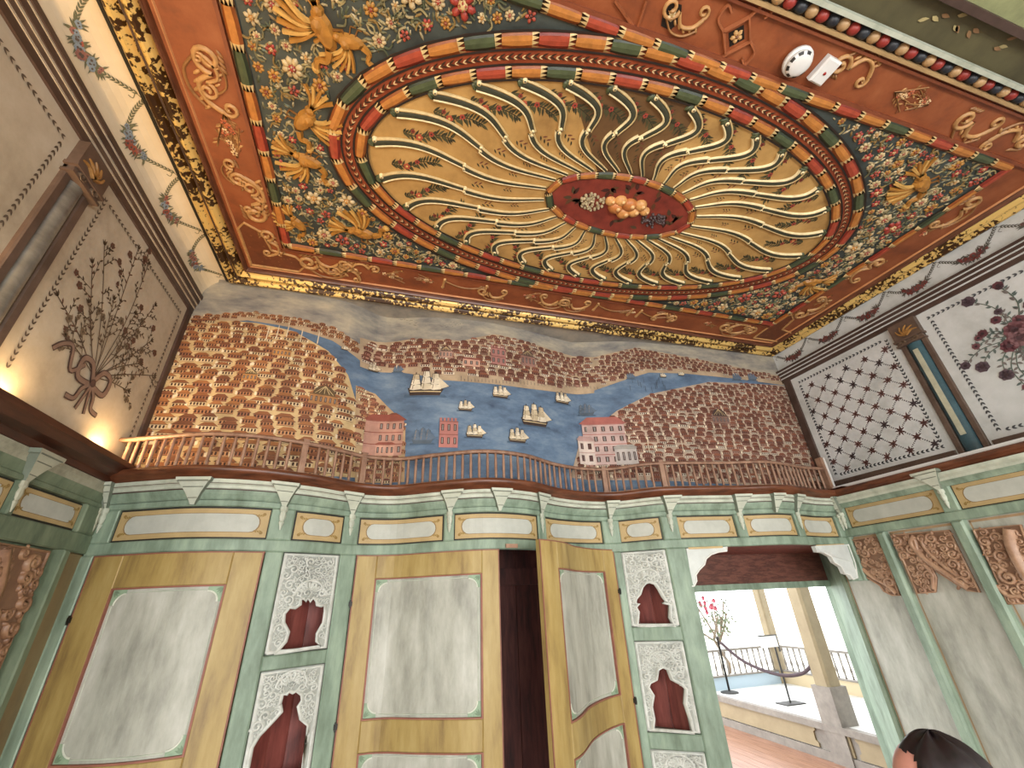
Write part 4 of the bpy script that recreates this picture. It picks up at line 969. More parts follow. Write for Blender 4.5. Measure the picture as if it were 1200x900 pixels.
# carved leaf pieces of the borders: three colours, each one piece of its own
LEAFC = [(lin('#7d2a1c'), lin('#a3452e')), (lin('#8f4e20'), lin('#b87838')), (lin('#2c3524'), lin('#4a5438'))]
def leaf_mesh(ci):
    a, b = LEAFC[ci]; tip = lin('#cdb27c'); dk = lin('#4a2e1a'); m = MB()
    prof = [(-.5, .40), (-.25, .48), (.1, .5), (.30, .47)]; rows = []
    for x, w_ in prof: rows.append([(x, -w_, .0), (x, -w_*.55, .55), (x, 0, .7), (x, w_*.55, .55), (x, w_, .0)])
    for i in range(3):
        for k in range(4): m.add([rows[i][k], rows[i][k+1], rows[i+1][k+1], rows[i+1][k]], [(0, 1, 2, 3)], a if k in (0, 3) else b)
    e = rows[3]
    for k in range(4):
        q = ((e[k][0]+e[k+1][0])/2+.20, (e[k][1]+e[k+1][1])/2*1.05, .45); m.add([e[k], e[k+1], q], [(0, 1, 2)], tip)
    m.add([(x, y, z-.05) for x, y, z in ((-.52, -.52, .03), (.5, -.5, .03), (.66, 0, .03), (.5, .5, .03), (-.52, .52, .03))], [(0, 1, 2, 3, 4)], dk)
    m.v = [(x, y, -z) for x, y, z in m.v]
    return m.mesh('border_leaf', RELIEF)
LM = [leaf_mesh(i) for i in range(3)]
SEQ = [0, 1, 2, 1]
def leaf_run(path, width, name='border_leaf', L0=.17, h=.022, h0=.012, rev=False, seq=SEQ):
    # path is a closed or open polyline; pieces are spread evenly along it
    P = path; d = [0]
    for i in range(len(P)-1): d.append(d[-1]+math.hypot(P[i+1][0]-P[i][0], P[i+1][1]-P[i][1]))
    n = max(1, round(d[-1]/L0)); L = d[-1]/n
    def at(s):
        i = 0
        while i < len(P)-2 and d[i+1] < s: i += 1
        t = (s-d[i])/((d[i+1]-d[i]) or 1); return lerp(P[i], P[i+1], t)
    for k in range(n):
        a, b = at(k*L), at((k+1)*L); mid = at((k+.5)*L); an = math.atan2(b[1]-a[1], b[0]-a[0])+(math.pi if rev else 0)
        link(name, LM[seq[k % len(seq)]], ce, loc=(mid[0], mid[1], ZC-h0), rz=an, scale=(L*1.02, width, h))
def closed(p): return p+[p[0]]
leaf_run(closed(ell(1.775, .845, 120, math.pi/2)), .072)
leaf_run(closed(ell(1.635, .708, 120, math.pi/2)), .066)
leaf_run(closed(ell(.51, .215, 80)), .05, L0=.11, h=.016, h0=.018)
cs = [(IX0-.02, IY0-.01), (IR(IY0)+.02, IY0-.01), (IR(IY1)+.02, IY1+.015), (IX0-.02, IY1+.015)]
for i in range(4): leaf_run([cs[i], cs[(i+1) % 4]], .06, rev=(i in (0, 3)), L0=.18)
# black hairlines along the rings
m = MB()
for a, b in ((1.735, .808), (1.672, .745), (1.60, .675), (1.812, .882)): m.ridge(closed(ell(a, b, 120)), .005, 0, lin('#241811'), .0165, flat=True)
m.map(s_ceil).build('ring_hairline', PAINT, ce)
# leaf garland painted along the rust band
m = MB(); chain(m, closed(ell(1.705, .777, 200)), .040, .034, .0048, lin('#35200f'), .0172); chain(m, closed(ell(1.70, .774, 200, .01)), .040, .022, .0032, lin('#d8bd8c'), .0182)
m.map(s_ceil).build('painted_leaf_garland', PAINT, ce)
# ribs of the sunburst
AO, BO, AI, BI = 1.60, .675, .53, .235
def sun(s, t):
    return (CX+(AO+(AI-AO)*s)*math.cos(t), CY+(BO+(BI-BO)*s)*math.sin(t))
def even_t(a, b, n, off):
    ts = [2*math.pi*k/2000 for k in range(2001)]; d = [0]
    for k in range(2000): d.append(d[-1]+math.hypot(a*(math.cos(ts[k+1])-math.cos(ts[k])), b*(math.sin(ts[k+1])-math.sin(ts[k]))))
    return [float(np.interp(((k+off)/n % 1)*d[-1], d, ts)) for k in range(n)]
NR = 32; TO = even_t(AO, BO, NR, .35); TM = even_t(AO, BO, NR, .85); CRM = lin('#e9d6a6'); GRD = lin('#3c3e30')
def ribseg(m, s0, s1, t, bul, w0, w1):
    n = 14; c = []
    for k in range(n+1):
        f = k/n; c.append(sun(s0+(s1-s0)*f, t+bul*math.sin(math.pi*f)*(1-.3*f)))
    tp = [1+(w1/w0-1)*k/n for k in range(n+1)]
    m.ridge(c, w0, .016, GRD, .0085, tp)
    for sg in (-1, 1):
        e = []
        for k in range(n+1):
            x0, y0 = c[max(k-1, 0)]; x1, y1 = c[min(k+1, n)]; L = math.hypot(x1-x0, y1-y0); o = sg*w0*tp[k]*.8
            e.append((c[k][0]-(y1-y0)/L*o, c[k][1]+(x1-x0)/L*o))
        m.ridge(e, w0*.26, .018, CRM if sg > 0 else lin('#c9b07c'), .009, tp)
    return c
for i in range(NR):
    t = TO[i]
    m = MB(); c1 = ribseg(m, .03, .50, t-.03, .10, .024, .016); c2 = ribseg(m, .50, .985, t-.045, -.10, .019, .010)
    for c, rr, a in ((c1[0], .020, 1), (c1[-1], .015, -1), (c2[0], .015, 1)):
        an = math.atan2(c[1]-CY, c[0]-CX); q = P2(c[0], c[1], rr*.9, an+a*1.6)
        m.dome(q[0], q[1], rr*.85, rr*.85, .024, CRM, 0, 7, .008); m.dome(q[0], q[1], rr*.4, rr*.4, .028, GRD, 0, 6, .008)
    # leafy green holder at the ring
    q = sun(.0, t-.03); an = math.atan2(CY-q[1], CX-q[0])
    for k in (-1, 0, 1): m.dome(*P2(*q, .018, an+k*.7), .026, .012, .018, lin('#4a5236'), an+k*.5, 6, .008)
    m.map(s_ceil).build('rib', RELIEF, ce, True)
def sprig_mesh(big):
    m = MB(); gl = lin('#4d4a2e'); dk = lin('#34321f'); L = .17 if big else .06
    if big:
        c = curve([(-.10, .0), (-.03, .012), (.03, -.008), (.10, .0)], 6); m.ridge(c, .0022, 0, dk, 0, flat=True)
        for k in range(0, len(c), 1):
            for s in (-1, 1): leaf(m, c[k][0], c[k][1], s*rnd.uniform(.6, 1.2), rnd.uniform(.022, .042), .0055, rnd.choice((gl, dk)), .0004)
        bloom(m, -.035, .012, .016, lin('#b5543c'), lin('#d8b46a'), 5, .001); bloom(m, .015, -.008, .012, lin('#a8483a'), lin('#4a2a1c'), 5, .001); bloom(m, -.06, -.01, .010, lin('#8d3a30'), lin('#4a2a1c'), 5, .001)
    else:
        for k in range(5): leaf(m, -.02+.01*k, 0, (-1)**k*.8, .022, .004, lin('#6d3a2a') if k % 2 else dk, 0)
    m.v = [(x, y, -z) for x, y, z in m.v]; return m.mesh('painted_sprig', PAINT)
SP1, SP1b, SP2 = sprig_mesh(True), sprig_mesh(True), sprig_mesh(False)
for i in range(NR):
    t = TM[i]
    for s, me, sc in ((.24, SP1 if i % 2 else SP1b, 1.3), (.58, SP2, 1.4), (.76, SP2, 1.0)):
        p = sun(s, t+(.02 if s < .5 else -.10)); q = sun(s+.02, t+(.03 if s < .5 else -.10)); k = math.hypot(math.cos(t)*1.3, math.sin(t)*.75)*.75+.25
        link('painted_sprig', me, ce, loc=(p[0], p[1], ZC-.0095), rz=math.atan2(q[1]-p[1], q[0]-p[0]), scale=(sc*min(1, k*1.1), sc, 1))
# fruit in the centre oval
FR = [lin('#c98a4c'), lin('#b9743c'), lin('#d19a5c')]
for x, y, r in ((-.06, .0, .050), (.02, .03, .048), (.09, .0, .045), (.03, -.045, .052), (-.05, -.06, .042), (.11, -.06, .045), (.17, -.02, .036), (-.12, -.04, .036)):
    m = MB(); m.dome(x*.9, y*.9, r, r*.9, r*.8, rnd.choice(FR), 0, 12, 0, 4); m.dome(x*.9+.01, y*.9-.01, r*.3, r*.3, .01, lin('#e2b57c'), 0, 8, r*.72); m.v = [(CX+p[0], CY+p[1], p[2]+.016) for p in m.v]
    m.map(s_ceil).build('carved_fruit', RELIEF, ce, True)
for bx, by, col in ((-.22, .0, '#a89878'), (.25, .03, '#4a3a3a')):
    m = MB()
    for k in range(46):
        a = rnd.uniform(0, 6.3); r = math.sqrt(rnd.random()); m.dome(CX+bx+.085*r*math.cos(a), CY+by+.06*r*math.sin(a), .011, .011, .02, jig(lin(col), .2), 0, 6, .016)
    m.map(s_ceil).build('carved_grapes', RELIEF, ce, True)
for bx in (-.36, -.30, .34, .40, .02, -.02, -.15, .18):
    m = MB()
    for k in range(5): leaf(m, CX+bx, CY+rnd.uniform(-.03, .03)+(.12 if abs(bx) < .05 else .10 if abs(bx) < .2 else 0)*rnd.choice((-1, 1)), rnd.uniform(0, 6.3), .06, .016, rnd.choice((lin('#3f1f18'), lin('#5b3a22'), lin('#4a3a26'))), .0175)
    m.map(s_ceil).build('painted_vine_leaf', PAINT, ce)
# flower carpet of the four spandrels
def in_span(x, y, mar):
    if not (IX0+mar < x < IR(y)-mar and IY0+mar < y < IY1-mar): return False
    return ((x-CX)/(1.815+mar))**2+((y-CY)/(.885+mar))**2 > 1
FLC = [(lin('#9c3a2e'), lin('#cdb07a')), (lin('#bfa97e'), lin('#94362a')), (lin('#b07f3a'), lin('#7d2f22')), (lin('#c2ae86'), lin('#b57e32')), (lin('#a84c3a'), lin('#33221a'))]
def flower_mesh(i):
    m = MB(); a, b = FLC[i]; n = (6, 8, 7, 6, 5)[i]
    for k in range(n): m.dome(*P2(0, 0, .6, 2*math.pi*k/n), .42, .30, .35, a, 2*math.pi*k/n, 6)
    m.dome(0, 0, .42, .42, .55, b, 0, 8); 
    for k in range(5): m.dome(*P2(0, 0, .22, 2*math.pi*k/5), .12, .12, .62, a, 0, 5)
    m.v = [(x, y, -z) for x, y, z in m.v]; return m.mesh('carved_flower', RELIEF, True)
FM = [flower_mesh(i) for i in range(5)]
placed = []; BIRDS = []
def bird(px, py, s, ang, flip=1):
    x, y = hit_z(px, py, ZC); m = MB(); g = lin('#a8742f'); g2 = lin('#c99d55'); d = lin('#7d5222')
    m.dome(0, 0, .11, .055, .04, g, 0, 10, .006)
    m.ridge(curve([(.09, .01), (.14, .05), (.13, .10), (.17, .13)], 5), .026, .03, g, .008, [1, 1, .95, .9, .85, .8, .75, .7, .7, .7, .7, .72, .75, .8, .8, .5])
    m.dome(.17, .135, .032, .026, .03, g2, 0, 8, .006); m.poly([(.195, .145), (.24, .13), (.195, .125)], d, .02)
    for k in range(6): m.ridge(curve([(-.02, .01), P2(-.02, .02, .10, 1.2+.22*k), P2(-.02, .02, .19+.01*k, 1.35+.25*k)], 4), .014, .02, g2 if k % 2 else g, .012)
    for k in range(5): m.ridge(curve([(-.09, -.01), P2(-.09, -.01, .09, 2.8+.2*k), P2(-.09, -.01, .18, 2.7+.28*k)], 4), .014, .018, g2 if k % 2 else g, .008)
    m.dome(-.03, .02, .05, .045, .05, g, 0, 8, .004); m.dome(-.09, -.01, .035, .035, .04, g, 0, 8, .004)
    m.ridge([(0, -.04), (.01, -.10), (.05, -.10)], .006, .01, d, .006); m.ridge([(.04, -.04), (.06, -.09), (.09, -.09)], .006, .01, d, .006)
    m.v = [(p[0], p[1]*flip, p[2]) for p in m.v]; k_ = s; m.v = [(p[0]*k_, p[1]*k_, p[2]*k_) for p in m.v]; m.shift(x, y, ang)
    m.map(s_ceil).build('carved_bird', RELIEF, ce, False, 'golden carved bird'); BIRDS.append((x, y, .17*s))
for b in ((380, 35, .8, 1.2, 1), (357, 140, .75, 2.2, -1), (362, 188, .7, .3, 1), (425, 272, .8, .2, -1), (350, 262, .6, 1.0, 1), (1080, 215, .8, .4, 1), (950, 330, .7, 2.8, -1), (410, 48, .6, 0, 1)): bird(*b)
tries = 0
while len(placed) < 260 and tries < 14000:
    tries += 1; x, y = rnd.uniform(IX0, 3.55), rnd.uniform(IY0, IY1); r = rnd.choice((.026, .032, .038, .05, .06)) if len(placed) < 110 else rnd.uniform(.018, .03)
    if not in_span(x, y, r+.012) or any(math.hypot(x-a, y-b) < (r+c)*1.12 for a, b, c in placed) or any(math.hypot(x-a, y-b) < r+c*.8 for a, b, c in BIRDS): continue
    placed.append((x, y, r)); link('carved_flower', FM[rnd.randrange(5)], ce, loc=(x, y, ZC-.005), rz=rnd.uniform(0, 6), scale=(r, r, r*.9))
m = MB(); cnt = 0; tries = 0; VC = [lin('#9a8c62'), lin('#a89872'), lin('#6f6b4e'), lin('#8a7040'), lin('#545a44')]
while cnt < 2400 and tries < 20000:
    tries += 1; x, y = rnd.uniform(IX0, 3.55), rnd.uniform(IY0, IY1)
    if not in_span(x, y, .03) or any(math.hypot(x-a, y-b) < c*.85 for a, b, c in placed) or any(math.hypot(x-a, y-b) < c*.7 for a, b, c in BIRDS): continue
    cnt += 1; a = rnd.uniform(0, 6.3)
    if cnt % 5 == 0: m.ridge(curve([(x, y), P2(x, y, .03, a), P2(x, y, .055, a+.6)], 3), .0045, .007, rnd.choice(VC), .005)
    else:
        L = rnd.uniform(.02, .04); m.dome(*P2(x, y, L*.5, a), L*.6, L*.2, .008, rnd.choice(VC), a, 5, .004, 1)
m.map(s_ceil).build('carved_foliage', RELIEF, ce, False, kind='stuff')
# terracotta border: scrolls in the corners, sprays and swags along it
SC = lin('#b98c58'); SC2 = lin('#94683c')
def scroll(m, x, y, ang, s, flip=1):
    g = MB(); g.ridge(spiral(0, 0, .055, 0, 1.35, 18), .010, .014, SC, .002); g.ridge(curve([(.055, 0), (.10, .06), (.17, .05), (.21, .0)], 6), .010, .014, SC, .002)
    g.ridge(spiral(.19, -.03, .035, 1.2, -1.3, 14), .008, .012, SC, .002); g.ridge(curve([(.0, .05), (.06, .10), (.14, .10), (.2, .06)], 6), .006, .01, SC2, .002)
    for k in range(5): g.dome(.06+.035*k, .075-.01*abs(k-2), .022, .008, .01, SC, .9, 6, .002)
    for k in range(4): g.dome(-.03+.02*k, -.05, .018, .007, .008, SC2, -.6, 6, .002)
    s *= 1.3; g.v = [(p[0]*s, p[1]*s*flip, p[2]) for p in g.v]; g.shift(x, y, ang); m._join(g)
def spray(m, x, y, ang, s):
    g = MB()
    for k in range(9):
        a = rnd.uniform(-.5, .5); L = rnd.uniform(.06, .2); g.ridge([(0, 0), P2(0, 0, L, a)], .0035, .005, SC2, .002)
        for j in range(3): g.dome(*P2(*P2(0, 0, L*(.4+.25*j), a), .012, a+(-1)**j*1.2), .016, .006, .006, rnd.choice((SC, SC2, lin('#7d4a2c'))), a+(-1)**j*.7, 5, .002, 1)
    for k in range(5): bloom(g, rnd.uniform(.0, .1), rnd.uniform(-.025, .025), rnd.uniform(.012, .02), rnd.choice((lin('#d9b98a'), lin('#b5603c'))), lin('#6a3a22'), 5, .004, .006)
    g.shift(x, y, ang, s); m._join(g)
yb, xb = 2.63, -.985      # middle of the front and left border bands
for nm, lst in (('front', [(-.72, yb, 0, 1, 1), (-.45, yb-.02, 3.4, .8, -1), (.6, yb+.02, 0, .7, 1), (1.32, yb, 0, .8, 1), (1.32, yb, 3.14, .8, -1), (2.4, yb, 3.1, .7, 1), (3.0, yb, 0, .9, 1), (3.3, yb, 3.14, .9, 1), (-.55, yb+.05, .2, .7, -1), (-.25, yb-.04, 3.0, .6, 1)]),
                ('left', [(xb, 2.25, -1.57, 1, 1), (xb+.02, 2.05, 1.7, .7, -1), (xb, 1.35, 1.57, .9, 1), (xb, 1.05, -1.57, .9, -1), (xb-.04, 1.5, -1.4, .6, 1), (xb+.03, 2.42, 1.57, .7, -1), (xb-.05, 1.9, 1.4, .5, 1)]),
                ('right', [(3.57, 2.3, -1.5, .9, 1), (3.59, 1.6, 1.6, .8, 1), (3.63, 1.0, 1.6, .8, -1)]), ('near', [(1.0, .62, 0, .6, 1), (1.95, .60, 0, .7, -1), (2.9, .62, 0, .8, 1), (3.4, .62, 2.9, .8, 1), (-.4, .62, 0, .8, 1)])):
    for a in lst:
        m = MB(); scroll(m, *a); m.map(s_ceil).build('carved_scroll', RELIEF, ce, True)
for x, y, a, s in ((-.18, yb, 0, 1), (.2, yb, 3.14, .8), (.95, yb, 0, .8), (2.0, yb, 3.14, .8), (2.75, yb, 0, .8), (xb, 1.85, -1.57, 1.1), (xb, 1.6, 1.57, 1.1), (xb, .9, -1.57, 1), (3.6, 2.0, 1.57, .9), (3.62, 1.3, -1.57, .9), (2.35, .62, 0, .9), (2.6, .62, 3.14, .7), (.1, .62, 0, .9)):
    m = MB(); spray(m, x, y, a, s); m.map(s_ceil).build('carved_spray', RELIEF, ce, True)
for x0 in (.28, 1.62, 2.05):
    m = MB(); x1 = x0+.34; c = [(x0+(x1-x0)*k/12, yb-.03+.05*math.sin(math.pi*k/12)) for k in range(13)]; m.ridge(c, .006, .008, SC2, .002)
    for x in (x0, x1):
        m.ridge([(x, yb-.04), (x-.005, yb+.03)], .010, .012, SC, .002); m.dome(x, yb-.045, .014, .014, .014, SC, 0, 7, .002); m.dome(x-.006, yb+.045, .015, .02, .012, SC, 0, 7, .002)
    m.map(s_ceil).build('carved_swag', RELIEF, ce, True)
# dotted darker corner cartouches
for cxx, cyy in ((-1.0, 2.62), (3.55, 2.60)):
    m = MB(); q = [(cxx-.12, cyy+.13), (cxx-.12, cyy-.22), (cxx-.07, cyy-.28), (cxx+.02, cyy-.22), (cxx+.05, cyy-.06), (cxx+.20, cyy-.03), (cxx+.26, cyy+.05), (cxx+.2, cyy+.13)]
    m.poly(q, lin('#6d3a20'), .0016); m.ridge(q+[q[0]], .009, .010, SC, .002)
    for k in range(26):
        x, y = cxx+rnd.uniform(-.1, .2), cyy+rnd.uniform(-.2, .11)
        if inside(x, y, q, .02): leaf(m, x, y, .7, .016, .004, SC2, .003)
    m.map(s_ceil).build('corner_cartouche', RELIEF, ce)
# near border relief: diamond with a flower, knotted straps
m = MB(); dx, dy = hit_z(787, 18, ZC); q = [(dx-.045, dy), (dx-.025, dy+.045), (dx+.025, dy+.05), (dx+.05, dy+.005), (dx+.02, dy-.045), (dx-.03, dy-.04)]
m.poly(q, lin('#16110d'), .003); bloom(m, dx, dy, .022, lin('#d8c49a'), lin('#a88a4a'), 5, .005, .008); m.map(s_ceil).build('flower_boss', RELIEF, ce)
m = MB(); dx, dy = hit_z(863, 42, ZC); k = .075
m.ridge([(dx-k, dy), (dx, dy+k), (dx+k, dy), (dx, dy-k), (dx-k, dy)], .009, .014, lin('#9a5a38'), .002); m.poly([(dx-.045, dy), (dx, dy+.045), (dx+.045, dy), (dx, dy-.045)], lin('#16110d'), .0022); bloom(m, dx, dy, .028, lin('#c9a06a'), lin('#7d5232'), 5, .004, .01)
for a in range(4):
    m.ridge(curve([P2(dx, dy, k, a*math.pi/2), P2(dx, dy, k*1.8, a*math.pi/2+.25), P2(dx, dy, k*2.0, a*math.pi/2+.6), P2(dx, dy, k*1.5, a*math.pi/2+.65)], 5), .007, .012, lin('#9a5a38'), .002)
m.map(s_ceil).build('strapwork_boss', RELIEF, ce)
m = MB()
for (pa, pb) in (((720, 0), (744, 34)), ((757, 0), (746, 34))): m.ridge([hit_z(*pa, ZC), hit_z(*pb, ZC)], .008, .01, lin('#8d4f2e'), .002)
m.map(s_ceil).build('strap_ridge', RELIEF, ce)
# fillets between bands and the printed gold moulding round the coffer
def frame_run(d0, d1, h0, h1, mat, name, near=True, rnd_=True):
    """moulding between two insets measured from the outer edge"""
    def cor(d):
        return [(-1.335+d, .50 if d < .02 else .50+d*.3), (3.905+(2.96-.5)*.0583-d, .50 if d < .02 else .50+d*.3), (3.905-d, 2.975-d), (-1.335+d, 2.975-d)]
    n = 5; m = MB()
    rings = []
    for k in range(n+1):
        t = k/n; h = h0+(h1-h0)*(math.sin(math.pi*t) if rnd_ else 1); rings.append([(p[0], p[1], h) for p in cor(d0+(d1-d0)*t)])
    if not rnd_: rings = [[(p[0], p[1], h0) for p in cor(d0)]]+rings+[[(p[0], p[1], h0) for p in cor(d1)]]
    for k in range(len(rings)-1):
        for i in ((1, 2), (2, 3), (3, 0)): m.add([rings[k][i[0]], rings[k][i[1]], rings[k+1][i[1]], rings[k+1][i[0]]], [(0, 1, 2, 3)], WC)
    return m.map(s_ceil).build(name, mat, ce, True)
frame_run(-.006, .008, .0, .016, BLACK, 'painted_shadow_gap', rnd_=False)  # solid black strip imitating a shaded gap beside the moulding
frame_run(.006, .078, .006, .05, GOLD, 'gold_moulding'); frame_run(.082, .150, .006, .045, GOLD, 'gold_moulding')
frame_run(.072, .088, 0, .012, DARK, 'dark_fillet', rnd_=False)
frame_run(.15, .185, .0, .030, WALNUT, 'walnut_fillet'); frame_run(.20, .212, .0, .012, mat_noise('pale_terracotta_fillet', ['#b57a4c', '#c98f60'], 8, .5), 'thin_fillet')
mm = mat_noise('brown_red_fillet', ['#6a3520', '#8a4a2c'], 8, .5)
for y, w_, mt in ((.725, .016, mm), (.525, .012, mm)): MB().box(-1.2, 4.02, y-w_/2, y+w_/2, -.0, .018, WC).map(s_ceil).build('thin_fillet', mt, ce)
m = MB().box(IX0-.075, IX0-.058, IY0, IY1+.06, 0, .016, WC); m.box(IX0-.07, IR(IY1)+.06, IY1+.055, IY1+.07, 0, .016, WC); m.map(s_ceil).build('thin_fillet', mm, ce)
# bead row, white fillet and the olive ceiling of the next bay
BC = [lin('#8d2f28'), lin('#262b33'), lin('#b59368')]
BM = []
for c in BC:
    b_ = MB(); b_.dome(0, 0, .5, .5, .6, c, 0, 10, 0, 3); b_.box(-.5, .5, -.5, .5, -.02, .02, lin('#1b1410')); b_.v = [(x, y, -z) for x, y, z in b_.v]; BM.append(b_.mesh('bead', RELIEF, True))
x = -1.3; k = 0
while x < 4.05: link('bead', BM[k % 3], ce, loc=(x, .465, ZC-.006), scale=(.058, .056, .05)); x += .062; k += 1
MB().box(-1.4, 4.15, .492, .507, 0, .03, WC).map(s_ceil).build('thin_fillet', mat_noise('tan_fillet', ['#9a7d55', '#b89a6c'], 9, .5), ce)
MB().box(-1.4, 4.15, .418, .436, 0, .04, WC).map(s_ceil).build('white_fillet', WHITE, ce)
MB().box(-1.75, 4.75, YB-.1, 3.66, -.16, -.12, WC).map(s_ceil).build('sky_block_lid', OLIVE, ce)  # unseen lid added above the whole room to keep sky light out
MB().box(-1.7, 4.3, YB-.1, .425, -.06, -.02, WC).map(s_ceil).build('olive_field', OLIVE, ce)
MB().box(-1.4, 4.2, .255, .285, -.02, .02, WC).map(s_ceil).build('dark_fillet', DARK, ce)
m = MB(); m.poly([(-1.4, -2.0), (4.2, -2.0), (4.2, .255), (-1.4, .255)], lin('#8f946a'), -.015)
for k in range(120): leaf(m, rnd.uniform(1.5, 4.1), rnd.uniform(-.2, .24), rnd.uniform(0, 6.3), .09, .02, rnd.choice((lin('#b5b98a'), lin('#6d7a4a'), lin('#a05a48'), lin('#d8d2a8'))), -.012)
for k in range(30): leaf(m, rnd.uniform(1.5, 4.0), rnd.uniform(.3, .39), rnd.uniform(-.5, .5), .05, .01, rnd.choice((lin('#a89a6c'), lin('#8a6a48'))), -.015)
m.map(s_ceil).build('painted_field', PAINT, ce)
# ================================================================ BALUSTRADE
ba = empty('balustrade', (0, 0, 0)); tag(ba, 'low curving wooden balustrade with turned balusters along the gallery ledge', 'balustrade')
def bal_y(x): return ledge(x)+.03
ZB0, ZB1 = 2.462, 2.645
N_ = 400; xs_ = [-1.49+(3.60+1.49)*k/N_ for k in range(N_+1)]; P_ = [(x, bal_y(x)) for x in xs_]
D_ = [0]
for i in range(N_): D_.append(D_[-1]+math.hypot(P_[i+1][0]-P_[i][0], P_[i+1][1]-P_[i][1]))
def along(s):
    i = int(np.searchsorted(D_, s))-1; i = max(0, min(N_-1, i)); t = (s-D_[i])/(D_[i+1]-D_[i]); return lerp(P_[i], P_[i+1], t)
def swept(P, prof, col=WC):
    vs = []; fs = []; m = len(prof); n = len(P)
    for i in range(n):
        x0, y0 = P[max(i-1, 0)]; x1, y1 = P[min(i+1, n-1)]; L = math.hypot(x1-x0, y1-y0); nx, ny = (y1-y0)/L, -(x1-x0)/L
        vs += [(P[i][0]+nx*a, P[i][1]+ny*a, z) for a, z in prof]
    for i in range(n-1):
        for k in range(m): a = i*m+k; b = i*m+(k+1) % m; fs.append((a, b, b+m, a+m))
    fs += [tuple(range(m)), tuple(range((n-1)*m, n*m))]
    return MB().add(vs, fs, col)
pr = [(.017, ZB1), (.019, ZB1+.012), (.012, ZB1+.022), (-.012, ZB1+.022), (-.019, ZB1+.012), (-.017, ZB1)]
swept(P_[::3]+[P_[-1]], pr).build('top_rail', RAILWOOD, ba, True)
swept(P_[::3]+[P_[-1]], [(.014, ZB0), (.014, ZB0+.012), (-.014, ZB0+.012), (-.014, ZB0)]).build('bottom_rail', RAILWOOD, ba)
hgt = ZB1-ZB0-.008
bp = [(.0085, 0), (.0085, .12), (.011, .16), (.0085, .2), (.0095, .33), (.0095, .6), (.0085, .76), (.0105, .80), (.0075, .84), (.0085, .9), (.0085, 1.02)]
BME = MB().lathe([(r, z*hgt) for r, z in bp], 0, 0, WC, 8).mesh('baluster', RAILWOOD, True)
newx = [-.51, -.175, 1.645, 2.025]
NM = MB(); NM.box(-.017, .017, -.017, .017, 0, hgt+.035, WC); NM.box(-.020, .020, -.020, .020, hgt+.035, hgt+.042, WC); NM.box(-.019, .019, -.019, .019, 0, .02, WC)
NME = NM.mesh('newel_post', RAILWOOD)
for x in newx:
    sl = (bal_y(x+.01)-bal_y(x-.01))/.02; link('newel_post', NME, ba, loc=(x, bal_y(x), ZB0), rz=math.atan(sl))
s = .05
while s < D_[-1]-.03:
    p = along(s)
    if all(abs(p[0]-x) > .03 for x in newx): link('baluster', BME, ba, loc=(p[0], p[1], ZB0+.008))
    s += .056
e = MB(); e.box(3.585, 3.615, bal_y(3.6)-.02, bal_y(3.6)+.03, ZB0, ZB0+.29, WC); e.build('end_post', RAILWOOD, ba, False, 'taller end post against the white wall')
MB().box(3.615, 3.625, bal_y(3.6)-.03, bal_y(3.6)+.03, ZB0, ZB0+.285, WC).build('end_board', PLASTIC, ba, False, 'white board edge')

# ================================================================ WARM UPLIGHTS ON THE LEFT LEDGE
def uplight(y, power, label, col=(1.0, .66, .32)):
    u = empty('ledge_uplight', (-1.462, y, 2.502)); tag(u, label, 'lamp', 'warm uplights standing on the left ledge')
    m = MB(); m.box(-.03, .03, -.05, .05, 0, .006, lin('#222222')); m.build('base', BLACK, u)
    m = MB(); m.box(-.026, .026, -.045, .045, .006, .014, lin('#222222')); m.build('housing', BLACK, u)
    l = bpy.data.lights.new('lamp_glow', 'AREA'); l.shape = 'RECTANGLE'; l.size = .05; l.size_y = .12; l.energy = power; l.color = col
    o = bpy.data.objects.new('lamp_glow', l); COL.objects.link(o); o.parent = u; o.location = (.0, 0, .018)
    o.rotation_euler = Vector((.45, .1, 1)).to_track_quat('-Z', 'Y').to_euler()
uplight(2.62, 8, 'small warm uplight on the left ledge beside the balustrade end')
uplight(1.95, 6, 'small warm uplight on the left ledge under the painted bouquet')
uplight(1.2, 20, 'small warm uplight on the left ledge below the grey painted column')
uplight(.3, 18, 'small warm uplight on the left ledge nearest the back wall')

# ================================================================ DETECTOR AND ALARM BOX ON THE CEILING
dx, dy = hit_z(935, 73, ZC-.03)
sd = empty('smoke_detector', (dx, dy, ZC-.012)); tag(sd, 'round white smoke detector on the red-brown ceiling border', 'smoke detector')
m = MB(); m.lathe([(.055, 0), (.066, -.004), (.066, -.018), (.060, -.026)], 0, 0, WC, 24); m.build('base', PLASTIC, sd, True)
m = MB(); m.lathe([(.058, -.026), (.056, -.040), (.044, -.050), (.02, -.053)], 0, 0, WC, 24); m.build('cover', PLASTIC, sd, True)
for k in range(7):
    a = math.radians(-60+40*k+90); m = MB(); c_, s_ = math.cos(a), math.sin(a)
    m.add([(r*math.cos(a+q), r*math.sin(a+q), z) for r, z in ((.0475, -.0485), (.0585, -.0395)) for q in (-.2, -.07, .07, .2)], [(0, 1, 5, 4), (1, 2, 6, 5), (2, 3, 7, 6)], lin('#15130f')); m.build('vent_slot', BLACK, sd)
bx, by = hit_z(966, 83, ZC-.02)
ab = empty('alarm_box', (bx, by, ZC-.002)); ab.rotation_euler = (0, 0, math.radians(5)); tag(ab, 'small white rectangular alarm box with red lamp beside the smoke detector', 'alarm box')
m = MB(); m.bevbox(-.043, .043, -.056, .056, 0, .035, WC, .008); m.v = [(x, y, -z) for x, y, z in m.v]; m.build('housing', PLASTIC, ab)
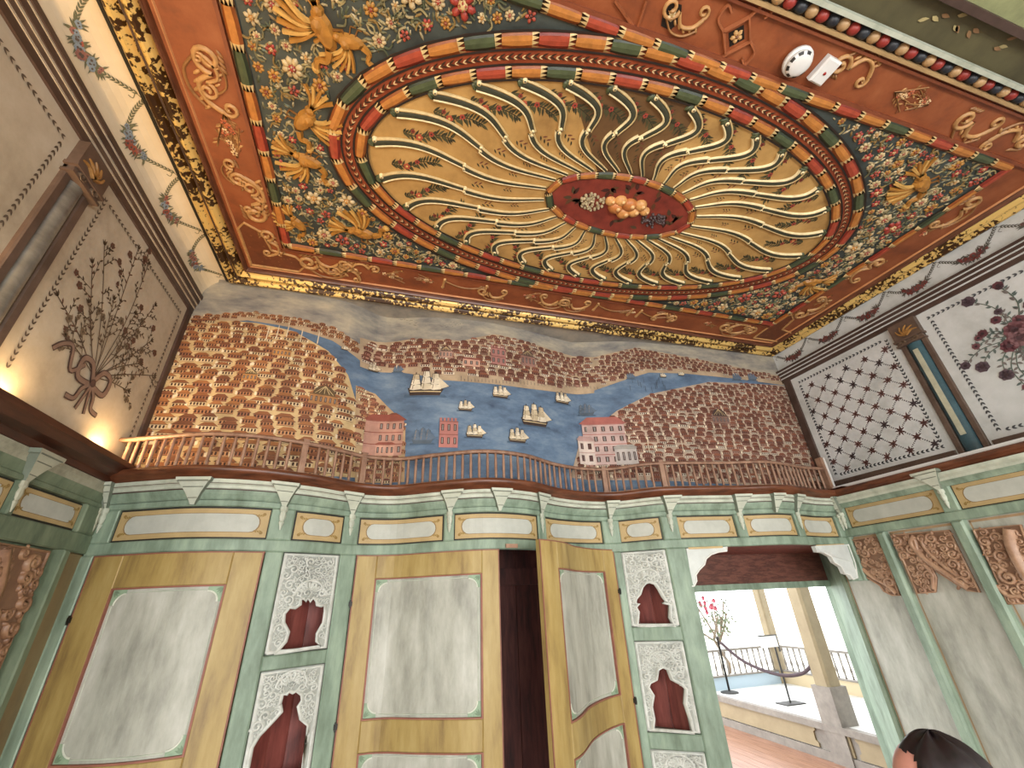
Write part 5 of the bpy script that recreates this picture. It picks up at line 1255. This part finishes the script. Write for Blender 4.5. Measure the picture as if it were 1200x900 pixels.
m = MB(); m.dome(.0, .005, .008, .008, .006, lin('#a01810'), 0, 8, .035); m.v = [(x, y, -z) for x, y, z in m.v]; m.build('indicator_lamp', RELIEF, ab, True, 'small red lamp')

# ================================================================ HALL BEYOND THE DOORWAY
fh = empty('floor_hall'); struct(fh, 'worn plank floor of the open hall beyond the doorway')
k = 0; x = 2.0
while x < 5.1:
    MB().box(x, x+.136, 2.85, 8.2, -.03, 0, WC).build('plank', FLOORW, fh); x += .14
pf = empty('platform_hall', (5.1, 5.5, 0)); struct(pf, 'raised platform with pale yellow panels in the open hall')
def hb(name, mat, x0, x1, y0, y1, z0, z1, par):
    o = par.location; return MB().box(x0-o.x, x1-o.x, y0-o.y, y1-o.y, z0-o.z, z1-o.z, WC).build(name, mat, par)
hb('deck', STONEW, 5.12, 6.8, 3.6, 7.0, .30, .353, pf)
hb('edge_board', HALLG, 5.06, 5.14, 3.6, 7.0, .29, .358, pf); hb('base_board', HALLG, 5.08, 5.14, 3.6, 7.0, 0, .09, pf)
hb('riser', HALLG, 5.11, 5.14, 3.6, 7.0, .05, .32, pf)
for y0, y1 in ((5.05, 6.95), (4.62, 4.74), (4.2, 4.56), (3.7, 4.12)):
    o = pf.location; q = [(y0, .10), (y1, .10), (y1+.0, .14), (y1-.03, .16), (y1-.03, .24), (y1, .26), (y1, .285), (y0, .285), (y0, .26), (y0+.03, .24), (y0+.03, .16), (y0, .14)]
    if y1-y0 < .2: q = [(y0, .10), (y1, .10), (y1, .285), (y0, .285)]
    MB().plate(q, None, 0, .02, WC).map(lambda u, v, h: (5.11-h-o.x, u-o.y, v-o.z)).build('yellow_panel', HALLY, pf)
def column(name, x, y, w_, z0, z1, base, label, top=2.55):
    c = empty(name, (x, y, 0)); tag(c, label, 'column')
    if base: m = MB(); m.box(-w_*.62, w_*.62, -w_*.62, w_*.62, z0, base, WC); m.build('plinth', HALLG, c)
    m = MB(); q = w_/2; b = q*.25
    m.plate([(-q+b, -q), (q-b, -q), (q, -q+b), (q, q-b), (q-b, q), (-q+b, q), (-q, q-b), (-q, -q+b)], None, base or z0, z1, WC); m.build('shaft', HALLY, c)
    m = MB(); m.box(-w_*.7, w_*.7, -w_*.7, w_*.7, z1-.1, z1, WC); m.build('capital', HALLG, c)
column('hall_column', 5.19, 4.77, .20, 0, 2.7, .72, 'pale yellow wooden column on a grey plinth at the platform corner')
column('hall_column', 6.68, 6.98, .16, .353, 2.7, None, 'slim pale column at the far corner of the hall railing')
for nm, (x0, y0), (x1, y1), lab, pan in (('hall_railing', (5.12, 6.98), (6.62, 6.98), 'wooden railing on pale blue parapet at the far end of the hall', '#aebfca'), ('hall_railing', (6.70, 6.90), (6.70, 3.7), 'wooden railing on beige parapet along the outer side of the hall', '#bba988')):
    r = empty(nm, (x0, y0, .353)); tag(r, lab, 'railing', 'railings of the open hall')
    L = math.hypot(x1-x0, y1-y0); a = math.atan2(y1-y0, x1-x0); r.rotation_euler = (0, 0, a)
    MB().box(0, L, -.04, .04, 0, .18, WC).build('parapet', mat_noise('parapet_paint', [pan, pan], 5, .7), r); MB().box(0, L, -.06, .06, .17, .19, WC).build('parapet_cap', HALLG, r)
    MB().box(0, L, -.025, .025, .51, .54, WC).build('top_rail', HALLG, r)
    bm = MB().lathe([(.012, 0), (.012, .06), (.02, .1), (.012, .16), (.012, .26), (.018, .30), (.012, .32)], 0, 0, WC, 6).mesh('baluster', HALLG, True)
    n = int(L/.115)
    for k in range(n): link('baluster', bm, r, loc=(.06+k*.115, 0, .19))
def stanchion(x, y, h, label):
    s = empty('rope_stanchion', (x, y, .353)); tag(s, label, 'stanchion', 'rope stanchions on the platform')
    MB().lathe([(.13, 0), (.13, .012), (.10, .02), (.03, .03)], 0, 0, WC, 16).build('base', BLACK, s, True)
    MB().lathe([(.016, .02), (.016, h-.03), (.024, h-.025), (.024, h), (.01, h+.01)], 0, 0, WC, 8).build('pole', BLACK, s, True)
stanchion(5.37, 6.735, .74, 'thin dark stanchion at the far left of the platform')
rp = MB(); c = curve([(5.37, 6.68, 1.02), (5.40, 6.3, .80), (5.42, 5.75, .70), (5.40, 5.3, .76), (5.26, 4.90, .95)], 8); rp.tube(c, .022, lin('#3a2a2c'), 8)
tag(rp.build('barrier_rope', mat_noise('dark_rope', ['#2a1c20', '#4a343a'], 40, .7), None, True), 'dark sagging barrier rope between stanchion and yellow column', 'rope')
sg = empty('sign_stand', (5.55, 5.78, .353)); tag(sg, 'slender metal sign stand with white board behind the rope', 'sign')
MB().box(-.16, .16, -.1, .1, 0, .012, WC).build('base', BLACK, sg); MB().lathe([(.012, .01), (.012, .76)], 0, 0, WC, 8).build('pole', BLACK, sg)
m = MB(); m.box(-.24, .06, -.012, 0, .66, .80, WC); m.build('board', PLASTIC, sg); m = MB(); m.box(-.25, .07, -.016, .004, .80, .812, WC); m.box(.06, .07, -.016, .004, .6, .80, WC); m.build('board_frame', BLACK, sg)
rh = MB().box(5.0, 6.9, 3.5, 7.2, 2.7, 2.8, WC).build('ceiling_hall', HALLG); struct(rh, 'grey timber eaves over the platform of the hall')
struct(MB().box(4.7, 9.5, 3.40, 3.50, 0, 3, WC).build('wall_hall', PLASTR), 'plain plaster wall of the hall')
gd = MB().poly([(-6, 3.7, -.3), (30, 3.7, -.3), (30, 40, -.3), (-6, 40, -.3)], WC).build('ground', mat_noise('pale_court_ground', ['#b9b4a6', '#d0ccc0'], .8, .9)); struct(gd, 'pale sunlit court outside the hall')
# flowering shrub seen bleached by the daylight
sx, sy = 8.2, 10.2
tr = empty('flowering_tree', (sx, sy, -.3)); tag(tr, 'sparse tree with red blossoms in the bright court', 'tree')
m = MB(); m.tube([(0, 0, 0), (.1, 0, .5), (-.1, .1, 1.0), (.1, 0, 1.5)], .06, lin('#6a5a48'), 6, [1, .8, .6, .3]); br_ = []
for k in range(9):
    a = rnd.uniform(0, 6.3); e = (math.cos(a)*rnd.uniform(.4, 1.0), math.sin(a)*.6, rnd.uniform(1.15, 1.85)); m.tube([(0, .05, .9), (e[0]*.5, e[1]*.5, (.9+e[2])/2), e], .02, lin('#6a5a48'), 5); br_.append(e)
m.build('trunk', PAINT, tr)
m = MB()
for k in range(260):
    e = rnd.choice(br_); x, y, z = (e[i]*rnd.uniform(.8, 1.05)+rnd.uniform(-.12, .12) for i in range(3)); s = .05; a = rnd.uniform(0, 6.3)
    m.add([(x, y, z), (x+s*math.cos(a), y+.02, z+s*math.sin(a)), (x+1.8*s*math.cos(a+.3), y, z+1.8*s*math.sin(a+.3)), (x+s*math.cos(a+.7), y-.02, z+s*math.sin(a+.7))], [(0, 1, 2, 3)], lin('#5d644c'))
m.build('leaves', PAINT, tr, kind='stuff')
m = MB()
for k in range(14):
    x, y, z = rnd.uniform(-.4, .1), rnd.uniform(-.2, .2), rnd.uniform(1.6, 1.95); m.dome(x, z, .05, .06, .05, lin('#b05a66'), 0, 6)
    for i in range(len(m.v)-13, len(m.v)): m.v[i] = (m.v[i][0], y+m.v[i][2], m.v[i][1]) if i >= len(m.v)-13 else m.v[i]
m.build('blossoms', PAINT, tr, kind='stuff')

# ================================================================ PERSON AT THE LOWER RIGHT
px_, py_ = 1.285, .93; HZ = 1.425
pe = empty('person', (px_, py_, 0)); pe.rotation_euler = (0, 0, math.radians(30)); tag(pe, 'person with dark hair at the lower right, crown of the head in view', 'person')
sc = HZ/1.70
J = dict(pel=(0, 0, .93), sp=(0, .01, 1.12), ch=(0, .0, 1.30), nk=(0, .01, 1.43), nk2=(0, .02, 1.50), hd=(0, .035, 1.585), hd2=(0, .03, 1.64))
SK = [('pel', None, .15, .11), ('sp', 'pel', .14, .10), ('ch', 'sp', .16, .11), ('nk', 'ch', .065, .065), ('nk2', 'nk', .055, .06), ('hd', 'nk2', .07, .088), ('hd2', 'hd', .066, .082)]
for s, n in ((-1, 'l'), (1, 'r')):
    J.update({'sh'+n: (s*.19, 0, 1.37), 'el'+n: (s*.25, .0, 1.10), 'wr'+n: (s*.24, .08, .87), 'ha'+n: (s*.235, .1, .78), 'hp'+n: (s*.09, 0, .86), 'kn'+n: (s*.10, .02, .48), 'an'+n: (s*.10, -.02, .08), 'to'+n: (s*.11, .14, .035)})
    SK += [('sh'+n, 'ch', .062, .062), ('el'+n, 'sh'+n, .045, .045), ('wr'+n, 'el'+n, .030, .026), ('ha'+n, 'wr'+n, .038, .018), ('hp'+n, 'pel', .095, .095), ('kn'+n, 'hp'+n, .062, .062), ('an'+n, 'kn'+n, .040, .042), ('to'+n, 'an'+n, .038, .03)]
    for f, (o, L) in enumerate(((-.028, .06), (-.010, .075), (.010, .08), (.028, .07))):
        J['f%s%d' % (n, f)] = (s*.235+o*.3, .1+o, .78-L); SK.append(('f%s%d' % (n, f), 'ha'+n, .009, .009))
    J['th'+n] = (s*.235, .15, .80); SK.append(('th'+n, 'ha'+n, .010, .010))
names = [k[0] for k in SK]; me = bpy.data.meshes.new('body')
me.from_pydata([tuple(c*sc for c in J[n]) for n in names], [(names.index(k[1]), i) for i, k in enumerate(SK) if k[1]], [])
bo = bpy.data.objects.new('body', me); COL.objects.link(bo); bo.parent = pe
md = bo.modifiers.new('skin', 'SKIN'); sd_ = bo.modifiers.new('sub', 'SUBSURF'); sd_.levels = 2; sd_.render_levels = 2; md.use_smooth_shade = True
for i, k in enumerate(SK): me.skin_vertices[0].data[i].radius = (k[2]*sc, k[3]*sc); me.skin_vertices[0].data[i].use_root = (i == 0)
me.materials.append(mat_noise('dark_clothing_cloth', ['#2a2c36', '#3a3d4a'], 30, .8))
SKIN = mat_noise('skin', ['#b87668', '#cf9080'], 20, .5)
def ell3(c, r, n=14, m_=10, fn=None):
    vs = []; fs = []
    for j in range(m_+1):
        t = math.pi*j/m_
        for i in range(n):
            a = 2*math.pi*i/n; p = [c[0]+r[0]*math.sin(t)*math.cos(a), c[1]+r[1]*math.sin(t)*math.sin(a), c[2]+r[2]*math.cos(t)]
            vs.append(tuple(fn(p, a, t) if fn else p))
    for j in range(m_):
        for i in range(n): fs.append((j*n+i, j*n+(i+1) % n, (j+1)*n+(i+1) % n, (j+1)*n+i))
    return vs, fs
m = MB(); v_, f_ = ell3((0, .03*sc, 1.585*sc), (.079*sc, .104*sc, .116*sc), 24, 18); m.add(v_, f_, lin('#c58878'))
v_, f_ = ell3((0, .13*sc, 1.565*sc), (.014*sc, .02*sc, .026*sc), 8, 6); m.add(v_, f_, lin('#c58878'))
v_, f_ = ell3((0, .121*sc, 1.52*sc), (.024*sc, .01*sc, .008*sc), 8, 6); m.add(v_, f_, lin('#a35a52'))
for s in (-1, 1): v_, f_ = ell3((s*.03*sc, .113*sc, 1.59*sc), (.012*sc, .008*sc, .007*sc), 8, 6); m.add(v_, f_, lin('#2a201c'))
m.build('head', mat_attr('face_skin', .5, .08, 30), pe, True)
for s in (-1, 1):
    m = MB(); v_, f_ = ell3((s*.082*sc, .02*sc, 1.575*sc), (.012*sc, .022*sc, .034*sc), 10, 8); m.add(v_, f_, WC); m.build('ear', mat_noise('ear_skin', ['#c06a66', '#d08078'], 20, .5), pe, True)
def hairfn(p, a, t):
    k = 1+.012*math.sin(9*a+3*t)+.012*math.sin(23*a-5*t)+.010*math.sin(37*a+9*t)-.05*math.exp(-((p[0]-.02*sc)/(.012*sc))**2)*(p[2] > 1.66*sc); return [p[0]*k, .02*sc+(p[1]-.02*sc)*k, p[2]+(.006*math.sin(7*a))*sc]
m = MB(); v_, f_ = ell3((0, .012*sc, 1.602*sc), (.090*sc, .108*sc, .112*sc), 72, 40, hairfn); keep = [f for f in f_ if not (np.mean([v_[i][1] for i in f]) > .062*sc and np.mean([v_[i][2] for i in f]) < 1.672*sc) and np.mean([v_[i][2] for i in f]) > 1.50*sc]
m.add(v_, keep, lin('#1d1518')); m.build('hair', mat_noise('dark_hair', ['#0a0708', '#1e1417', '#0f0a0c'], 60, .4, (1, 1, .3)), pe, True)
